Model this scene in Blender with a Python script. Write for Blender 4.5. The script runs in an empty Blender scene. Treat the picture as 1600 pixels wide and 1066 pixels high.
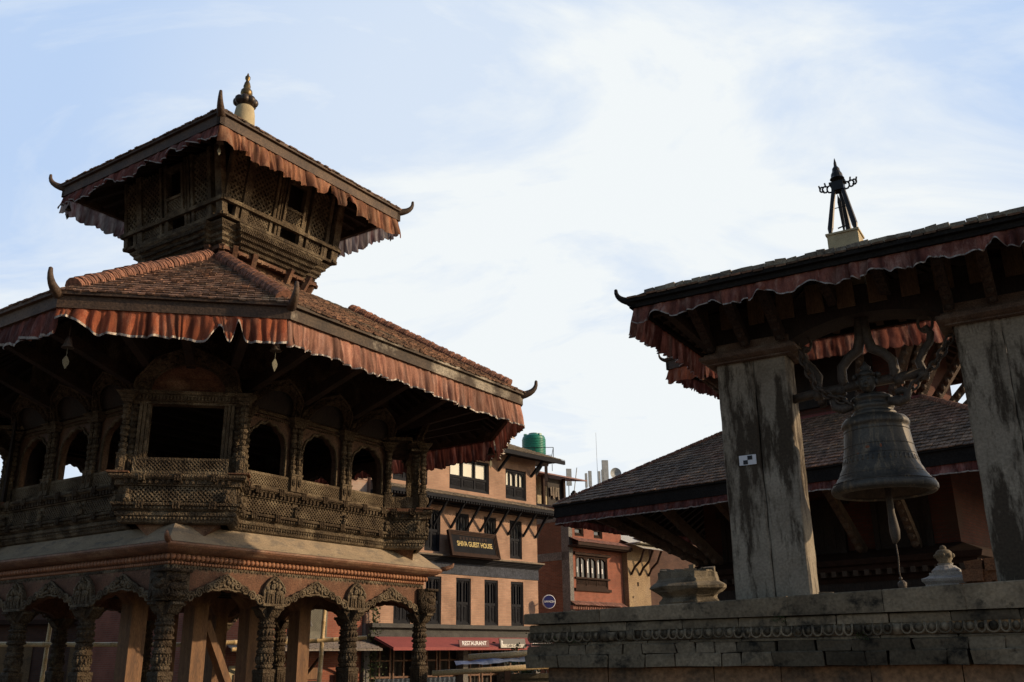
import bpy, math, random
from mathutils import Vector, Matrix
R = math.radians
PI = math.pi
rnd = random.Random(7)
SC = bpy.context.scene
COL = SC.collection

# ------------------------------------------------------------------ camera, sky, sun, exposure
cam_d = bpy.data.cameras.new('camera')
cam = bpy.data.objects.new('camera', cam_d)
COL.objects.link(cam)
cam_d.sensor_width = 36.0
cam_d.lens = 1472.6 / 1600 * 36.0
cam_d.clip_start = 0.1
cam_d.clip_end = 4000
cam.location = (0, 0, 1.6)
cam.matrix_world = Matrix.Translation((0, 0, 1.6)) @ Matrix.Rotation(PI/2 + .3248, 4, 'X') @ Matrix.Rotation(-.0138, 4, 'Z')
SC.camera = cam

SUN_AZ, SUN_EL = math.atan2(0.985, -0.09), R(20)      # azimuth from +Y towards +X
to_sun = Vector((math.sin(SUN_AZ)*math.cos(SUN_EL), math.cos(SUN_AZ)*math.cos(SUN_EL), math.sin(SUN_EL)))
sun_d = bpy.data.lights.new('sun', 'SUN')
sun_d.energy = 3.2
sun_d.angle = R(0.9)
sun_d.color = (1.0, .74, .47)
sun = bpy.data.objects.new('sun', sun_d)
COL.objects.link(sun)
sun.rotation_euler = (-to_sun).to_track_quat('-Z', 'Y').to_euler()
sun.location = to_sun * 60

world = bpy.data.worlds.new('World')
SC.world = world
world.use_nodes = True
wt = world.node_tree
wt.nodes.clear()
def wn(t, **kw):
    n = wt.nodes.new(t)
    for k, v in kw.items(): setattr(n, k, v)
    return n
def wl(a, b): wt.links.new(a, b)
sky = wn('ShaderNodeTexSky', sky_type='NISHITA', sun_disc=False)
sky.sun_elevation = SUN_EL
sky.sun_rotation = SUN_AZ
sky.air_density = 1.0
sky.dust_density = 1.6
sky.ozone_density = 1.4
tc = wn('ShaderNodeTexCoord')
sep = wn('ShaderNodeSeparateXYZ'); wl(tc.outputs['Generated'], sep.inputs[0])
zc = wn('ShaderNodeMath', operation='MAXIMUM'); wl(sep.outputs['Z'], zc.inputs[0]); zc.inputs[1].default_value = 0.0
za = wn('ShaderNodeMath', operation='ADD'); wl(zc.outputs[0], za.inputs[0]); za.inputs[1].default_value = .22
dx = wn('ShaderNodeMath', operation='DIVIDE'); wl(sep.outputs['X'], dx.inputs[0]); wl(za.outputs[0], dx.inputs[1])
dy = wn('ShaderNodeMath', operation='DIVIDE'); wl(sep.outputs['Y'], dy.inputs[0]); wl(za.outputs[0], dy.inputs[1])
cmb = wn('ShaderNodeCombineXYZ'); wl(dx.outputs[0], cmb.inputs[0]); wl(dy.outputs[0], cmb.inputs[1])
mp = wn('ShaderNodeMapping'); wl(cmb.outputs[0], mp.inputs[0])
mp.inputs['Rotation'].default_value = (0, 0, R(35)); mp.inputs['Scale'].default_value = (1.0, 1.7, 1)
mp.inputs['Location'].default_value = (3.3, 1.2, 0)
cn = wn('ShaderNodeTexNoise'); wl(mp.outputs[0], cn.inputs['Vector'])
cn.inputs['Scale'].default_value = 1.5; cn.inputs['Detail'].default_value = 10; cn.inputs['Roughness'].default_value = .6
cn.inputs['Distortion'].default_value = .75
cr = wn('ShaderNodeMapRange'); wl(cn.outputs[0], cr.inputs[0])
cr.inputs['From Min'].default_value = .41; cr.inputs['From Max'].default_value = .66; cr.inputs['To Min'].default_value = -.12; cr.inputs['To Max'].default_value = .85; cr.clamp = True
# clouds thicken towards the horizon, and lie ahead of the camera, towards the sun's side; clear sky behind
hz = wn('ShaderNodeMapRange'); wl(zc.outputs[0], hz.inputs[0])
hz.inputs['From Min'].default_value = .12; hz.inputs['From Max'].default_value = .66
hz.inputs['To Min'].default_value = .66; hz.inputs['To Max'].default_value = -.25
dt = wn('ShaderNodeVectorMath', operation='DOT_PRODUCT'); wl(tc.outputs['Generated'], dt.inputs[0]); dt.inputs[1].default_value = (.12, .99, .05)
bk = wn('ShaderNodeMapRange', interpolation_type='SMOOTHSTEP'); wl(dt.outputs['Value'], bk.inputs[0])
bk.inputs['From Min'].default_value = .1; bk.inputs['From Max'].default_value = .66
veil = wn('ShaderNodeMix', data_type='RGBA'); wl(sky.outputs[0], veil.inputs[6]); veil.inputs[7].default_value = (4.6, 5.95, 8.2, 1)
vf = wn('ShaderNodeMapRange'); wl(bk.outputs[0], vf.inputs[0]); vf.inputs['To Min'].default_value = .0; vf.inputs['To Max'].default_value = .9
wl(vf.outputs[0], veil.inputs[0])
sm = wn('ShaderNodeMath', operation='ADD', use_clamp=True); wl(cr.outputs[0], sm.inputs[0]); wl(hz.outputs[0], sm.inputs[1])
d2 = wn('ShaderNodeVectorMath', operation='DOT_PRODUCT'); wl(tc.outputs['Generated'], d2.inputs[0]); d2.inputs[1].default_value = (.05, .90, .43)
bkn = wn('ShaderNodeMapRange', interpolation_type='SMOOTHSTEP'); wl(d2.outputs['Value'], bkn.inputs[0])
bkn.inputs['From Min'].default_value = .87; bkn.inputs['From Max'].default_value = .985; bkn.inputs['To Max'].default_value = .47
sm2 = wn('ShaderNodeMath', operation='ADD', use_clamp=True); wl(sm.outputs[0], sm2.inputs[0]); wl(bkn.outputs[0], sm2.inputs[1])
bk2 = wn('ShaderNodeMapRange'); wl(bk.outputs[0], bk2.inputs[0]); bk2.inputs['To Min'].default_value = .1; bk2.inputs['To Max'].default_value = 1.0
ad = wn('ShaderNodeMath', operation='MULTIPLY', use_clamp=True); wl(sm2.outputs[0], ad.inputs[0]); wl(bk2.outputs[0], ad.inputs[1])
mixc = wn('ShaderNodeMix', data_type='RGBA'); wl(ad.outputs[0], mixc.inputs[0]); wl(veil.outputs[2], mixc.inputs[6])
mixc.inputs[7].default_value = (7.5, 7.85, 8.0, 1)
bg = wn('ShaderNodeBackground'); wl(mixc.outputs[2], bg.inputs[0]); bg.inputs[1].default_value = 0.1
wo = wn('ShaderNodeOutputWorld'); wl(bg.outputs[0], wo.inputs[0])

SC.view_settings.view_transform = 'Standard'
SC.view_settings.look = 'None'
SC.view_settings.exposure = 0.25
SC.view_settings.gamma = 1.0
SC.render.engine = 'CYCLES'
SC.cycles.max_bounces = 5

# ------------------------------------------------------------------ helpers: mesh builder
class MB:
    def __init__(s):
        s.v = []; s.f = []; s.M = Matrix.Identity(4)
    def add(s, vs, fs):
        o = len(s.v); M = s.M
        s.v += [tuple(M @ Vector(p)) for p in vs]
        s.f += [tuple(o+i for i in f) for f in fs]
    def box(s, x0, x1, y0, y1, z0, z1):
        s.add([(x0,y0,z0),(x1,y0,z0),(x1,y1,z0),(x0,y1,z0),(x0,y0,z1),(x1,y0,z1),(x1,y1,z1),(x0,y1,z1)],
              [(0,3,2,1),(4,5,6,7),(0,1,5,4),(1,2,6,5),(2,3,7,6),(3,0,4,7)])
    def jbox(s, x0, x1, y0, y1, z0, z1, j=.01):          # a worn block: corners jittered
        g = lambda: rnd.uniform(-j, j)
        s.add([(x+g(), y+g(), z+g()) for (x,y,z) in [(x0,y0,z0),(x1,y0,z0),(x1,y1,z0),(x0,y1,z0),(x0,y0,z1),(x1,y0,z1),(x1,y1,z1),(x0,y1,z1)]],
              [(0,3,2,1),(4,5,6,7),(0,1,5,4),(1,2,6,5),(2,3,7,6),(3,0,4,7)])
    def beam(s, p, q, w, h, up=(0,0,1), w2=None, h2=None):
        p = Vector(p); q = Vector(q); d = (q-p).normalized(); up = Vector(up)
        a = d.cross(up)
        if a.length < 1e-4: a = d.cross(Vector((1,0,0)))
        a.normalize(); b = a.cross(d).normalized()
        w2 = w if w2 is None else w2; h2 = h if h2 is None else h2
        vs = []
        for c, ww, hh in ((p,w,h),(q,w2,h2)):
            for i, j in ((-1,-1),(1,-1),(1,1),(-1,1)): vs.append(c + a*(i*ww/2) + b*(j*hh/2))
        s.add(vs, [(0,1,2,3),(7,6,5,4),(0,4,5,1),(1,5,6,2),(2,6,7,3),(3,7,4,0)])
    def tube(s, pts, r, n=8):
        pts = [Vector(p) for p in pts]; m = len(pts)
        rr = r if isinstance(r, (list, tuple)) else [r]*m
        vs = []; prev = None
        for i, p in enumerate(pts):
            d = (pts[min(i+1,m-1)] - pts[max(i-1,0)]).normalized()
            if prev is None:
                a = d.cross(Vector((0,0,1)))
                if a.length < .05: a = d.cross(Vector((1,0,0)))
            else: a = prev - d*prev.dot(d)
            a.normalize(); prev = a; b = d.cross(a)
            for k in range(n):
                t = 2*PI*k/n; vs.append(p + (a*math.cos(t)+b*math.sin(t))*rr[i])
        fs = [(i*n+k, i*n+(k+1)%n, (i+1)*n+(k+1)%n, (i+1)*n+k) for i in range(m-1) for k in range(n)]
        fs += [tuple(range(n-1,-1,-1)), tuple((m-1)*n+k for k in range(n))]
        s.add(vs, fs)
    def lathe(s, prof, n=16, c=(0,0,0), rot=0.0, sx=1, sy=1, caps=True):
        vs = []; m = len(prof)
        for r, z in prof:
            for k in range(n):
                t = 2*PI*k/n + rot
                vs.append((c[0]+r*math.cos(t)*sx, c[1]+r*math.sin(t)*sy, c[2]+z))
        fs = [(i*n+k, i*n+(k+1)%n, (i+1)*n+(k+1)%n, (i+1)*n+k) for i in range(m-1) for k in range(n)]
        if caps: fs += [tuple(range(n-1,-1,-1)), tuple((m-1)*n+k for k in range(n))]
        s.add(vs, fs)
    def sq(s, prof, c=(0,0,0)):                            # square turned profile (half width, z)
        s.lathe([(r*math.sqrt(2), z) for r, z in prof], 4, c, PI/4)
    def ball(s, c, r, n=8, m=5, sx=1, sy=1, sz=1):
        prof = [(max(r*math.sin(PI*i/m), r*.02), -r*math.cos(PI*i/m)*sz) for i in range(m+1)]
        s.lathe(prof, n, c, 0, sx, sy)
    def prism(s, poly, y0, y1):                            # polygon in (x,z), extruded along y
        n = len(poly)
        s.add([(x,y0,z) for x,z in poly]+[(x,y1,z) for x,z in poly],
              [tuple(range(n)), tuple(range(2*n-1,n-1,-1))]+[(i,n+i,n+(i+1)%n,(i+1)%n) for i in range(n)])
    def strip(s, a, b, y0, y1):                            # thick strip between two (x,z) curves of equal length
        n = len(a)
        vs = [(x,y0,z) for x,z in a]+[(x,y0,z) for x,z in b]+[(x,y1,z) for x,z in a]+[(x,y1,z) for x,z in b]
        fs = []
        for i in range(n-1):
            fs += [(i,i+1,n+i+1,n+i),(2*n+i+1,2*n+i,3*n+i,3*n+i+1),(i+1,i,2*n+i,2*n+i+1),(n+i,n+i+1,3*n+i+1,3*n+i)]
        fs += [(0,n,3*n,2*n),(n-1,3*n-1,4*n-1,2*n-1)]
        s.add(vs, fs)
    def sweep(s, prof, path, closed=True):                 # moulding: profile (out, z) along an (x,y) path (counter-clockwise)
        n = len(path); vs = []
        P = [Vector((p[0],p[1])) for p in path]
        mit = []
        for i in range(n):
            a = P[i]-P[i-1] if (closed or i > 0) else P[1]-P[0]
            b = P[(i+1)%n]-P[i] if (closed or i < n-1) else P[i]-P[i-1]
            a.normalize(); b.normalize()
            na = Vector((a.y,-a.x)); nb = Vector((b.y,-b.x)); mm = na+nb
            mit.append(mm/max(mm.dot(na), .2))
        for o, z in prof:
            for i in range(n): q = P[i]+mit[i]*o; vs.append((q.x,q.y,z))
        k = len(prof); fs = []
        for j in range(k-1):
            for i in range(n if closed else n-1):
                fs.append((j*n+i, j*n+(i+1)%n, (j+1)*n+(i+1)%n, (j+1)*n+i))
        s.add(vs, fs)
    def build(s, name, mat, parent=None, smooth=False):
        me = bpy.data.meshes.new(name)
        me.from_pydata(s.v, [], s.f); me.update()
        if mat: me.materials.append(mat)
        if smooth: me.polygons.foreach_set('use_smooth', [True]*len(me.polygons))
        o = bpy.data.objects.new(name, me)
        COL.objects.link(o)
        if parent is not None: o.parent = parent
        return o

def frame(x, y, yaw, z=0): return Matrix.Translation((x,y,z)) @ Matrix.Rotation(yaw, 4, 'Z')
def tag(o, label, cat, group=None, kind=None):
    if label: o['label'] = label
    if cat: o['category'] = cat
    if group: o['group'] = group
    if kind: o['kind'] = kind
    return o
def thing(name, label, cat, M=None, group=None):
    o = bpy.data.objects.new(name, None); COL.objects.link(o)
    if M is not None: o.matrix_world = M
    return tag(o, label, cat, group)
def dup(o, parent, rotz=None, loc=None):                  # copy of a part (and its sub-parts) under the same thing
    c = o.copy(); COL.objects.link(c); c.parent = parent
    if rotz is not None: c.rotation_euler = (o.rotation_euler[0], o.rotation_euler[1], rotz)
    if loc is not None: c.location = loc
    for ch in list(o.children):
        d = ch.copy(); COL.objects.link(d); d.parent = c
    return c
def four(o, parent):
    for k in (1,2,3): dup(o, parent, rotz=k*PI/2)

# ------------------------------------------------------------------ materials
def mat(name, c1, c2=None, scale=3.0, rough=.75, bump=0.0, bscale=40, btype='noise', c3=None, stretch=(1,1,1), metal=0, spec=.4, fine=.5, island=0, streak=None, translucent=0, c3r=(.5,.62)):
    m = bpy.data.materials.new(name); m.use_nodes = True
    nt = m.node_tree; N = nt.nodes; L = nt.links
    b = N['Principled BSDF']
    b.inputs['Roughness'].default_value = rough; b.inputs['Metallic'].default_value = metal
    b.inputs['Specular IOR Level'].default_value = spec
    t = N.new('ShaderNodeTexCoord'); mp = N.new('ShaderNodeMapping'); L.new(t.outputs['Object'], mp.inputs[0])
    mp.inputs['Scale'].default_value = stretch
    n1 = N.new('ShaderNodeTexNoise'); L.new(mp.outputs[0], n1.inputs['Vector']); n1.inputs['Scale'].default_value = scale
    n1.inputs['Detail'].default_value = 7; n1.inputs['Roughness'].default_value = .62
    r1 = N.new('ShaderNodeMapRange'); L.new(n1.outputs[0], r1.inputs[0]); r1.inputs['From Min'].default_value = .33; r1.inputs['From Max'].default_value = .68
    mx = N.new('ShaderNodeMix'); mx.data_type = 'RGBA'; L.new(r1.outputs[0], mx.inputs[0])
    mx.inputs[6].default_value = (*c1,1); mx.inputs[7].default_value = (*(c2 or tuple(k*.55 for k in c1)),1)
    out = mx.outputs[2]
    if c3:
        n2 = N.new('ShaderNodeTexNoise'); L.new(mp.outputs[0], n2.inputs['Vector']); n2.inputs['Scale'].default_value = scale*.45
        n2.inputs['Detail'].default_value = 8; n2.inputs['Roughness'].default_value = .7
        if streak:
            mp2 = N.new('ShaderNodeMapping'); L.new(t.outputs['Object'], mp2.inputs[0]); mp2.inputs['Scale'].default_value = streak
            L.new(mp2.outputs[0], n2.inputs['Vector'])
        r2 = N.new('ShaderNodeMapRange'); L.new(n2.outputs[0], r2.inputs[0]); r2.inputs['From Min'].default_value = c3r[0]; r2.inputs['From Max'].default_value = c3r[1]
        m2 = N.new('ShaderNodeMix'); m2.data_type = 'RGBA'; L.new(r2.outputs[0], m2.inputs[0]); L.new(out, m2.inputs[6]); m2.inputs[7].default_value = (*c3,1)
        out = m2.outputs[2]
    if fine:
        n3 = N.new('ShaderNodeTexNoise'); L.new(mp.outputs[0], n3.inputs['Vector']); n3.inputs['Scale'].default_value = scale*14; n3.inputs['Detail'].default_value = 4
        r3 = N.new('ShaderNodeMapRange'); L.new(n3.outputs[0], r3.inputs[0]); r3.inputs['From Min'].default_value = .3; r3.inputs['From Max'].default_value = .7
        r3.inputs['To Min'].default_value = 1-fine; r3.inputs['To Max'].default_value = 1+fine*.6
        m3 = N.new('ShaderNodeMix'); m3.data_type = 'RGBA'; m3.blend_type = 'MULTIPLY'; m3.inputs[0].default_value = 1; L.new(out, m3.inputs[6]); L.new(r3.outputs[0], m3.inputs[7])
        out = m3.outputs[2]
    if island:
        g = N.new('ShaderNodeNewGeometry')
        r4 = N.new('ShaderNodeMapRange'); L.new(g.outputs['Random Per Island'], r4.inputs[0]); r4.inputs['To Min'].default_value = 1-island; r4.inputs['To Max'].default_value = 1+island
        m4 = N.new('ShaderNodeMix'); m4.data_type = 'RGBA'; m4.blend_type = 'MULTIPLY'; m4.inputs[0].default_value = 1; L.new(out, m4.inputs[6]); L.new(r4.outputs[0], m4.inputs[7])
        out = m4.outputs[2]
    if translucent:                                        # dyed cloth: every fold has its own random tone
        at = N.new('ShaderNodeAttribute'); at.attribute_name = 'fold_tone'
        m5 = N.new('ShaderNodeMix'); m5.data_type = 'RGBA'; m5.blend_type = 'MULTIPLY'; m5.inputs[0].default_value = 1; L.new(out, m5.inputs[6]); L.new(at.outputs['Fac'], m5.inputs[7]); out = m5.outputs[2]
    L.new(out, b.inputs['Base Color'])
    if bump:
        if btype == 'voronoi':
            bt = N.new('ShaderNodeTexVoronoi'); bt.inputs['Scale'].default_value = bscale; bo = bt.outputs['Distance']
        else:
            bt = N.new('ShaderNodeTexNoise'); bt.inputs['Scale'].default_value = bscale; bt.inputs['Detail'].default_value = 5; bo = bt.outputs[0]
        L.new(mp.outputs[0], bt.inputs['Vector'])
        bp = N.new('ShaderNodeBump'); bp.inputs['Strength'].default_value = min(bump,1); bp.inputs['Distance'].default_value = .02
        L.new(bo, bp.inputs['Height']); L.new(bp.outputs[0], b.inputs['Normal'])
    if translucent:
        o = N['Material Output']; tr = N.new('ShaderNodeBsdfTranslucent'); L.new(out, tr.inputs[0])
        ms = N.new('ShaderNodeMixShader'); ms.inputs[0].default_value = translucent
        L.new(b.outputs[0], ms.inputs[1]); L.new(tr.outputs[0], ms.inputs[2]); L.new(ms.outputs[0], o.inputs[0])
    return m

def brick_mat(name, c1, c2, mortar, bw=.24, bh=.065, rough=.9, dirt=None):
    m = bpy.data.materials.new(name); m.use_nodes = True
    nt = m.node_tree; N = nt.nodes; L = nt.links; b = N['Principled BSDF']; b.inputs['Roughness'].default_value = rough
    b.inputs['Specular IOR Level'].default_value = .25
    t = N.new('ShaderNodeTexCoord'); s = N.new('ShaderNodeSeparateXYZ'); L.new(t.outputs['Object'], s.inputs[0])
    a = N.new('ShaderNodeMath'); L.new(s.outputs[0], a.inputs[0]); L.new(s.outputs[1], a.inputs[1])
    c = N.new('ShaderNodeCombineXYZ'); L.new(a.outputs[0], c.inputs[0]); L.new(s.outputs[2], c.inputs[1])
    br = N.new('ShaderNodeTexBrick'); L.new(c.outputs[0], br.inputs['Vector'])
    br.inputs['Scale'].default_value = 1; br.inputs['Brick Width'].default_value = bw; br.inputs['Row Height'].default_value = bh
    br.inputs['Mortar Size'].default_value = .008; br.inputs['Bias'].default_value = -.1
    br.inputs['Color1'].default_value = (*c1,1); br.inputs['Color2'].default_value = (*c2,1); br.inputs['Mortar'].default_value = (*mortar,1)
    n = N.new('ShaderNodeTexNoise'); L.new(t.outputs['Object'], n.inputs['Vector']); n.inputs['Scale'].default_value = .9; n.inputs['Detail'].default_value = 9; n.inputs['Roughness'].default_value = .65
    r = N.new('ShaderNodeMapRange'); L.new(n.outputs[0], r.inputs[0]); r.inputs['From Min'].default_value = .3; r.inputs['From Max'].default_value = .7; r.inputs['To Min'].default_value = .6; r.inputs['To Max'].default_value = 1.2
    mx = N.new('ShaderNodeMix'); mx.data_type = 'RGBA'; mx.blend_type = 'MULTIPLY'; mx.inputs[0].default_value = 1
    L.new(br.outputs[0], mx.inputs[6]); L.new(r.outputs[0], mx.inputs[7])
    out = mx.outputs[2]
    if dirt:
        n2 = N.new('ShaderNodeTexNoise'); L.new(t.outputs['Object'], n2.inputs['Vector']); n2.inputs['Scale'].default_value = .5; n2.inputs['Detail'].default_value = 9
        r2 = N.new('ShaderNodeMapRange'); L.new(n2.outputs[0], r2.inputs[0]); r2.inputs['From Min'].default_value = .5; r2.inputs['From Max'].default_value = .66
        m2 = N.new('ShaderNodeMix'); m2.data_type = 'RGBA'; L.new(r2.outputs[0], m2.inputs[0]); L.new(out, m2.inputs[6]); m2.inputs[7].default_value = (*dirt,1); out = m2.outputs[2]
    L.new(out, b.inputs['Base Color'])
    bp = N.new('ShaderNodeBump'); bp.inputs['Strength'].default_value = .5; bp.inputs['Distance'].default_value = .01; L.new(br.outputs['Fac'], bp.inputs['Height']); bp.invert = True
    L.new(bp.outputs[0], b.inputs['Normal'])
    return m

OLD = mat('carved_old_wood', (.075,.052,.032), (.026,.018,.012), 5, .8, .9, 38, 'voronoi', c3=(.12,.092,.06), fine=.4, spec=.15)
OLDP = mat('carved_wood_pale', (.13,.097,.062), (.042,.031,.021), 5, .8, .8, 42, 'voronoi', c3=(.2,.158,.104), fine=.4, spec=.15)
DARK = mat('dark_timber', (.032,.022,.016), (.016,.012,.01), 4, .75, .4, 40, stretch=(1,1,.3))
REDW = mat('reddish_timber', (.17,.082,.047), (.075,.038,.024), 4, .75, .5, 24, c3=(.23,.14,.085), spec=.2)
NEWW = mat('new_orange_timber', (.22,.11,.045), (.1,.048,.022), 5, .65, .35, 30, stretch=(2,2,.25))
COPPER = mat('cornice_red_wood', (.26,.125,.07), (.13,.065,.04), 4, .6, .4, 30, c3=(.3,.18,.11), stretch=(1,1,2.5))
PALE = mat('pale_apron', (.36,.285,.195), (.26,.2,.135), 3.2, .88, .3, 25, c3=(.2,.165,.125), streak=(2,2,6), fine=.25)
TILE = mat('terracotta_tile', (.24,.128,.08), (.125,.08,.056), 1.6, .85, .3, 30, c3=(.1,.085,.065), fine=.5, island=.5)
TILED = mat('weathered_tile', (.215,.135,.082), (.095,.065,.045), 1.4, .88, .3, 30, c3=(.19,.1,.062), fine=.5, island=.42)
RIDGE = mat('ridge_tile', (.3,.135,.08), (.18,.085,.055), 2, .85, .3, 30, fine=.5, island=.4)
FASC = mat('fascia_wood', (.085,.05,.03), (.04,.026,.018), 2.5, .7, .4, 30, c3=(.12,.075,.045), fine=.5)
FASCW = mat('weathered_fascia', (.075,.05,.031), (.036,.025,.017), 2.2, .75, .4, 30, c3=(.3,.26,.2), fine=.5)
FASCB = mat('black_fascia', (.012,.011,.01), (.02,.018,.016), 3, .85, .3, 30, spec=.15)
SOFF = mat('soffit_timber', (.05,.03,.02), (.022,.015,.011), 3, .8, .3, 30)
CLOTHO = mat('orange_red_cloth', (.48,.14,.06), (.23,.055,.03), 12, .9, .25, 60, stretch=(1,1,.25), c3=(.42,.17,.1), fine=.35, translucent=.35)
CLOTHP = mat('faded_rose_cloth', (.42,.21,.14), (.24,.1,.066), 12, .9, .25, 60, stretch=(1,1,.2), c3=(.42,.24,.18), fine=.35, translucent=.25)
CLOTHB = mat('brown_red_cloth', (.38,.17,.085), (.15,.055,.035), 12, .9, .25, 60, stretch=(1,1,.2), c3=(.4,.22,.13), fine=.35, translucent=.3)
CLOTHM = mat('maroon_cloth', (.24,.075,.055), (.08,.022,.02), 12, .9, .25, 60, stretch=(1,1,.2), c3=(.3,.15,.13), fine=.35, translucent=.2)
CLOTHR = mat('brown_red_shelter_cloth', (.3,.115,.08), (.12,.035,.028), 12, .9, .25, 60, stretch=(1,1,.2), c3=(.4,.22,.17), fine=.35, translucent=.35)
CLOTHW = mat('white_maroon_cloth', (.62,.58,.56), (.14,.03,.035), 9, .65, .2, 60, stretch=(1,1,.1), fine=.2, translucent=.3)
HEM = mat('silver_hem', (.42,.38,.33), (.16,.12,.1), 14, .5, .3, 60, metal=.3)
STONE = mat('pillar_stone', (.31,.27,.21), (.2,.17,.13), 2.6, .9, .35, 14, c3=(.06,.047,.034), streak=(2.4,2.4,.55), fine=.25, spec=.15, c3r=(.475,.555))
PSTONE = mat('platform_stone', (.215,.168,.11), (.105,.082,.055), 2.2, .92, .9, 10, c3=(.03,.026,.02), fine=.3, island=.62, spec=.15, c3r=(.53,.66), streak=(3.4,3.4,4.2))
PSTONE2 = mat('platform_brown_stone', (.36,.195,.1), (.2,.125,.075), 1.6, .88, .5, 45, c3=(.06,.05,.04), fine=.4, island=.22)
LSTONE = mat('broken_stone', (.24,.2,.14), (.13,.11,.082), 4, .9, .6, 18, c3=(.07,.06,.045), fine=.35, spec=.15)
WSTONE = mat('whitewashed_stone', (.42,.41,.39), (.28,.27,.26), 6, .88, .4, 50, fine=.35)
IRON = mat('old_iron', (.11,.085,.065), (.055,.044,.036), 12, .65, .4, 60, metal=.2)
BRONZE = mat('bell_bronze', (.105,.092,.072), (.032,.032,.031), 3.4, .55, .2, 14, c3=(.2,.155,.1), streak=(7,7,1.1), metal=.3, fine=.3, c3r=(.52,.66))
BLACK = mat('black_metal', (.012,.011,.012), (.02,.018,.018), 8, .45, metal=.3)
PLAST = mat('yellowed_plaster', (.5,.42,.25), (.36,.29,.17), 7, .85, .2, 40, fine=.25)
GOLD = mat('aged_gilt', (.26,.18,.07), (.08,.055,.03), 9, .42, metal=.7)
LEAFM = mat('dull_brass_leaf', (.17,.16,.11), (.12,.11,.08), 9, .75, spec=.2)
LOTUS = mat('dark_gilt', (.075,.055,.04), (.035,.028,.024), 9, .45, metal=.4)
PEACH = brick_mat('peach_brick', (.42,.26,.18), (.36,.215,.148), (.33,.24,.18))
REDB = brick_mat('red_brick', (.3,.1,.062), (.25,.085,.054), (.26,.15,.11))
RAWB = brick_mat('raw_brown_brick', (.22,.085,.05), (.15,.06,.038), (.2,.15,.11), dirt=(.13,.075,.05))
RUINB = brick_mat('pale_ruin_brick', (.42,.24,.17), (.34,.19,.135), (.36,.28,.22), bh=.09, dirt=(.4,.33,.27))
DKB = brick_mat('shaded_brown_brick', (.1,.05,.035), (.075,.038,.028), (.07,.055,.045))  # darker copy of the raw brick; the left house's shadow is in its colour
TEMB = brick_mat('temple_brick', (.12,.038,.025), (.085,.03,.021), (.07,.045,.035), dirt=(.07,.04,.028))
MUD = mat('mud_plaster', (.34,.245,.14), (.24,.165,.095), 1.6, .92, .5, 25, c3=(.3,.22,.14))
CONC = mat('grey_concrete', (.2,.19,.175), (.13,.125,.115), 1.5, .9, .3, 30)
GHW = mat('blue_black_woodwork', (.02,.022,.028), (.012,.012,.015), 5, .8, spec=.15)
BRW = mat('dark_brown_woodwork', (.045,.024,.017), (.024,.014,.01), 5, .8, spec=.15)
GRW = mat('olive_grey_woodwork', (.15,.14,.1), (.09,.085,.062), 5, .6)
OSL = mat('old_grey_roof_tile', (.2,.165,.125), (.1,.085,.066), 2, .9, .5, 30, c3=(.24,.19,.14))
GLASSC = mat('cream_curtain_reflection_glass', (.62,.59,.47), (.52,.5,.4), 1.5, .1, spec=.9, fine=0)  # cream of curtains, with bright sky reflection painted into the pane colour
GLASSD = mat('dark_glass', (.03,.032,.036), (.02,.02,.022), 2, .08, spec=.9, fine=0)
BAND = mat('slate_blue_band', (.07,.078,.1), (.042,.048,.06), 1.2, .85, spec=.15)
AWN = mat('maroon_awning', (.3,.075,.07), (.24,.06,.056), 1.2, .8, fine=.15)
WHITE = mat('white_paint', (.75,.75,.76), (.66,.66,.68), 4, .5, fine=.1)
YEL = mat('yellow_paint', (.42,.31,.05), (.3,.21,.035), 6, .5, fine=.1)
BLUE = mat('navy_blue_paint', (.012,.014,.11), (.01,.012,.09), 4, .3, fine=.05)
GREEN = mat('green_plastic', (.012,.2,.13), (.01,.15,.1), 2, .4, spec=.5, fine=.1)
BAMB = mat('bamboo', (.62,.46,.24), (.48,.34,.17), 5, .5, .2, 30, stretch=(1,1,1))
TARPB = mat('blue_tarpaulin', (.05,.1,.3), (.2,.2,.19), 1.3, .6, .5, 12)
TARPW = mat('pale_tarpaulin', (.45,.47,.55), (.3,.32,.42), 4, .6, .5, 12)
CORR = mat('painted_tin', (.55,.53,.46), (.4,.38,.33), 3, .6)
LEAF = mat('leaf_green', (.06,.09,.025), (.035,.055,.018), 9, .6)
SKIN = mat('skin', (.42,.25,.17), (.36,.2,.14), 6, .6)
HAIR = mat('black_hair', (.012,.01,.009), (.02,.016,.014), 9, .5)
CAPW = mat('cap_wood',(.15,.095,.065),(.07,.045,.032),5,.8,.5,40,c3=(.2,.15,.11))
GROUND = mat('brick_paving', (.2,.14,.1), (.13,.095,.07), 1.2, .9, .4, 20)
PAPERW = mat('white_paper', (.72,.73,.76), (.68,.69,.72), 6, .7, fine=.05)
PAPERK = mat('printed_black', (.012,.012,.018), (.014,.014,.02), 6, .6, fine=.05)
ORGP = mat('orange_pigment', (.3,.09,.035), (.16,.07,.04), 30, .85)

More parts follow.
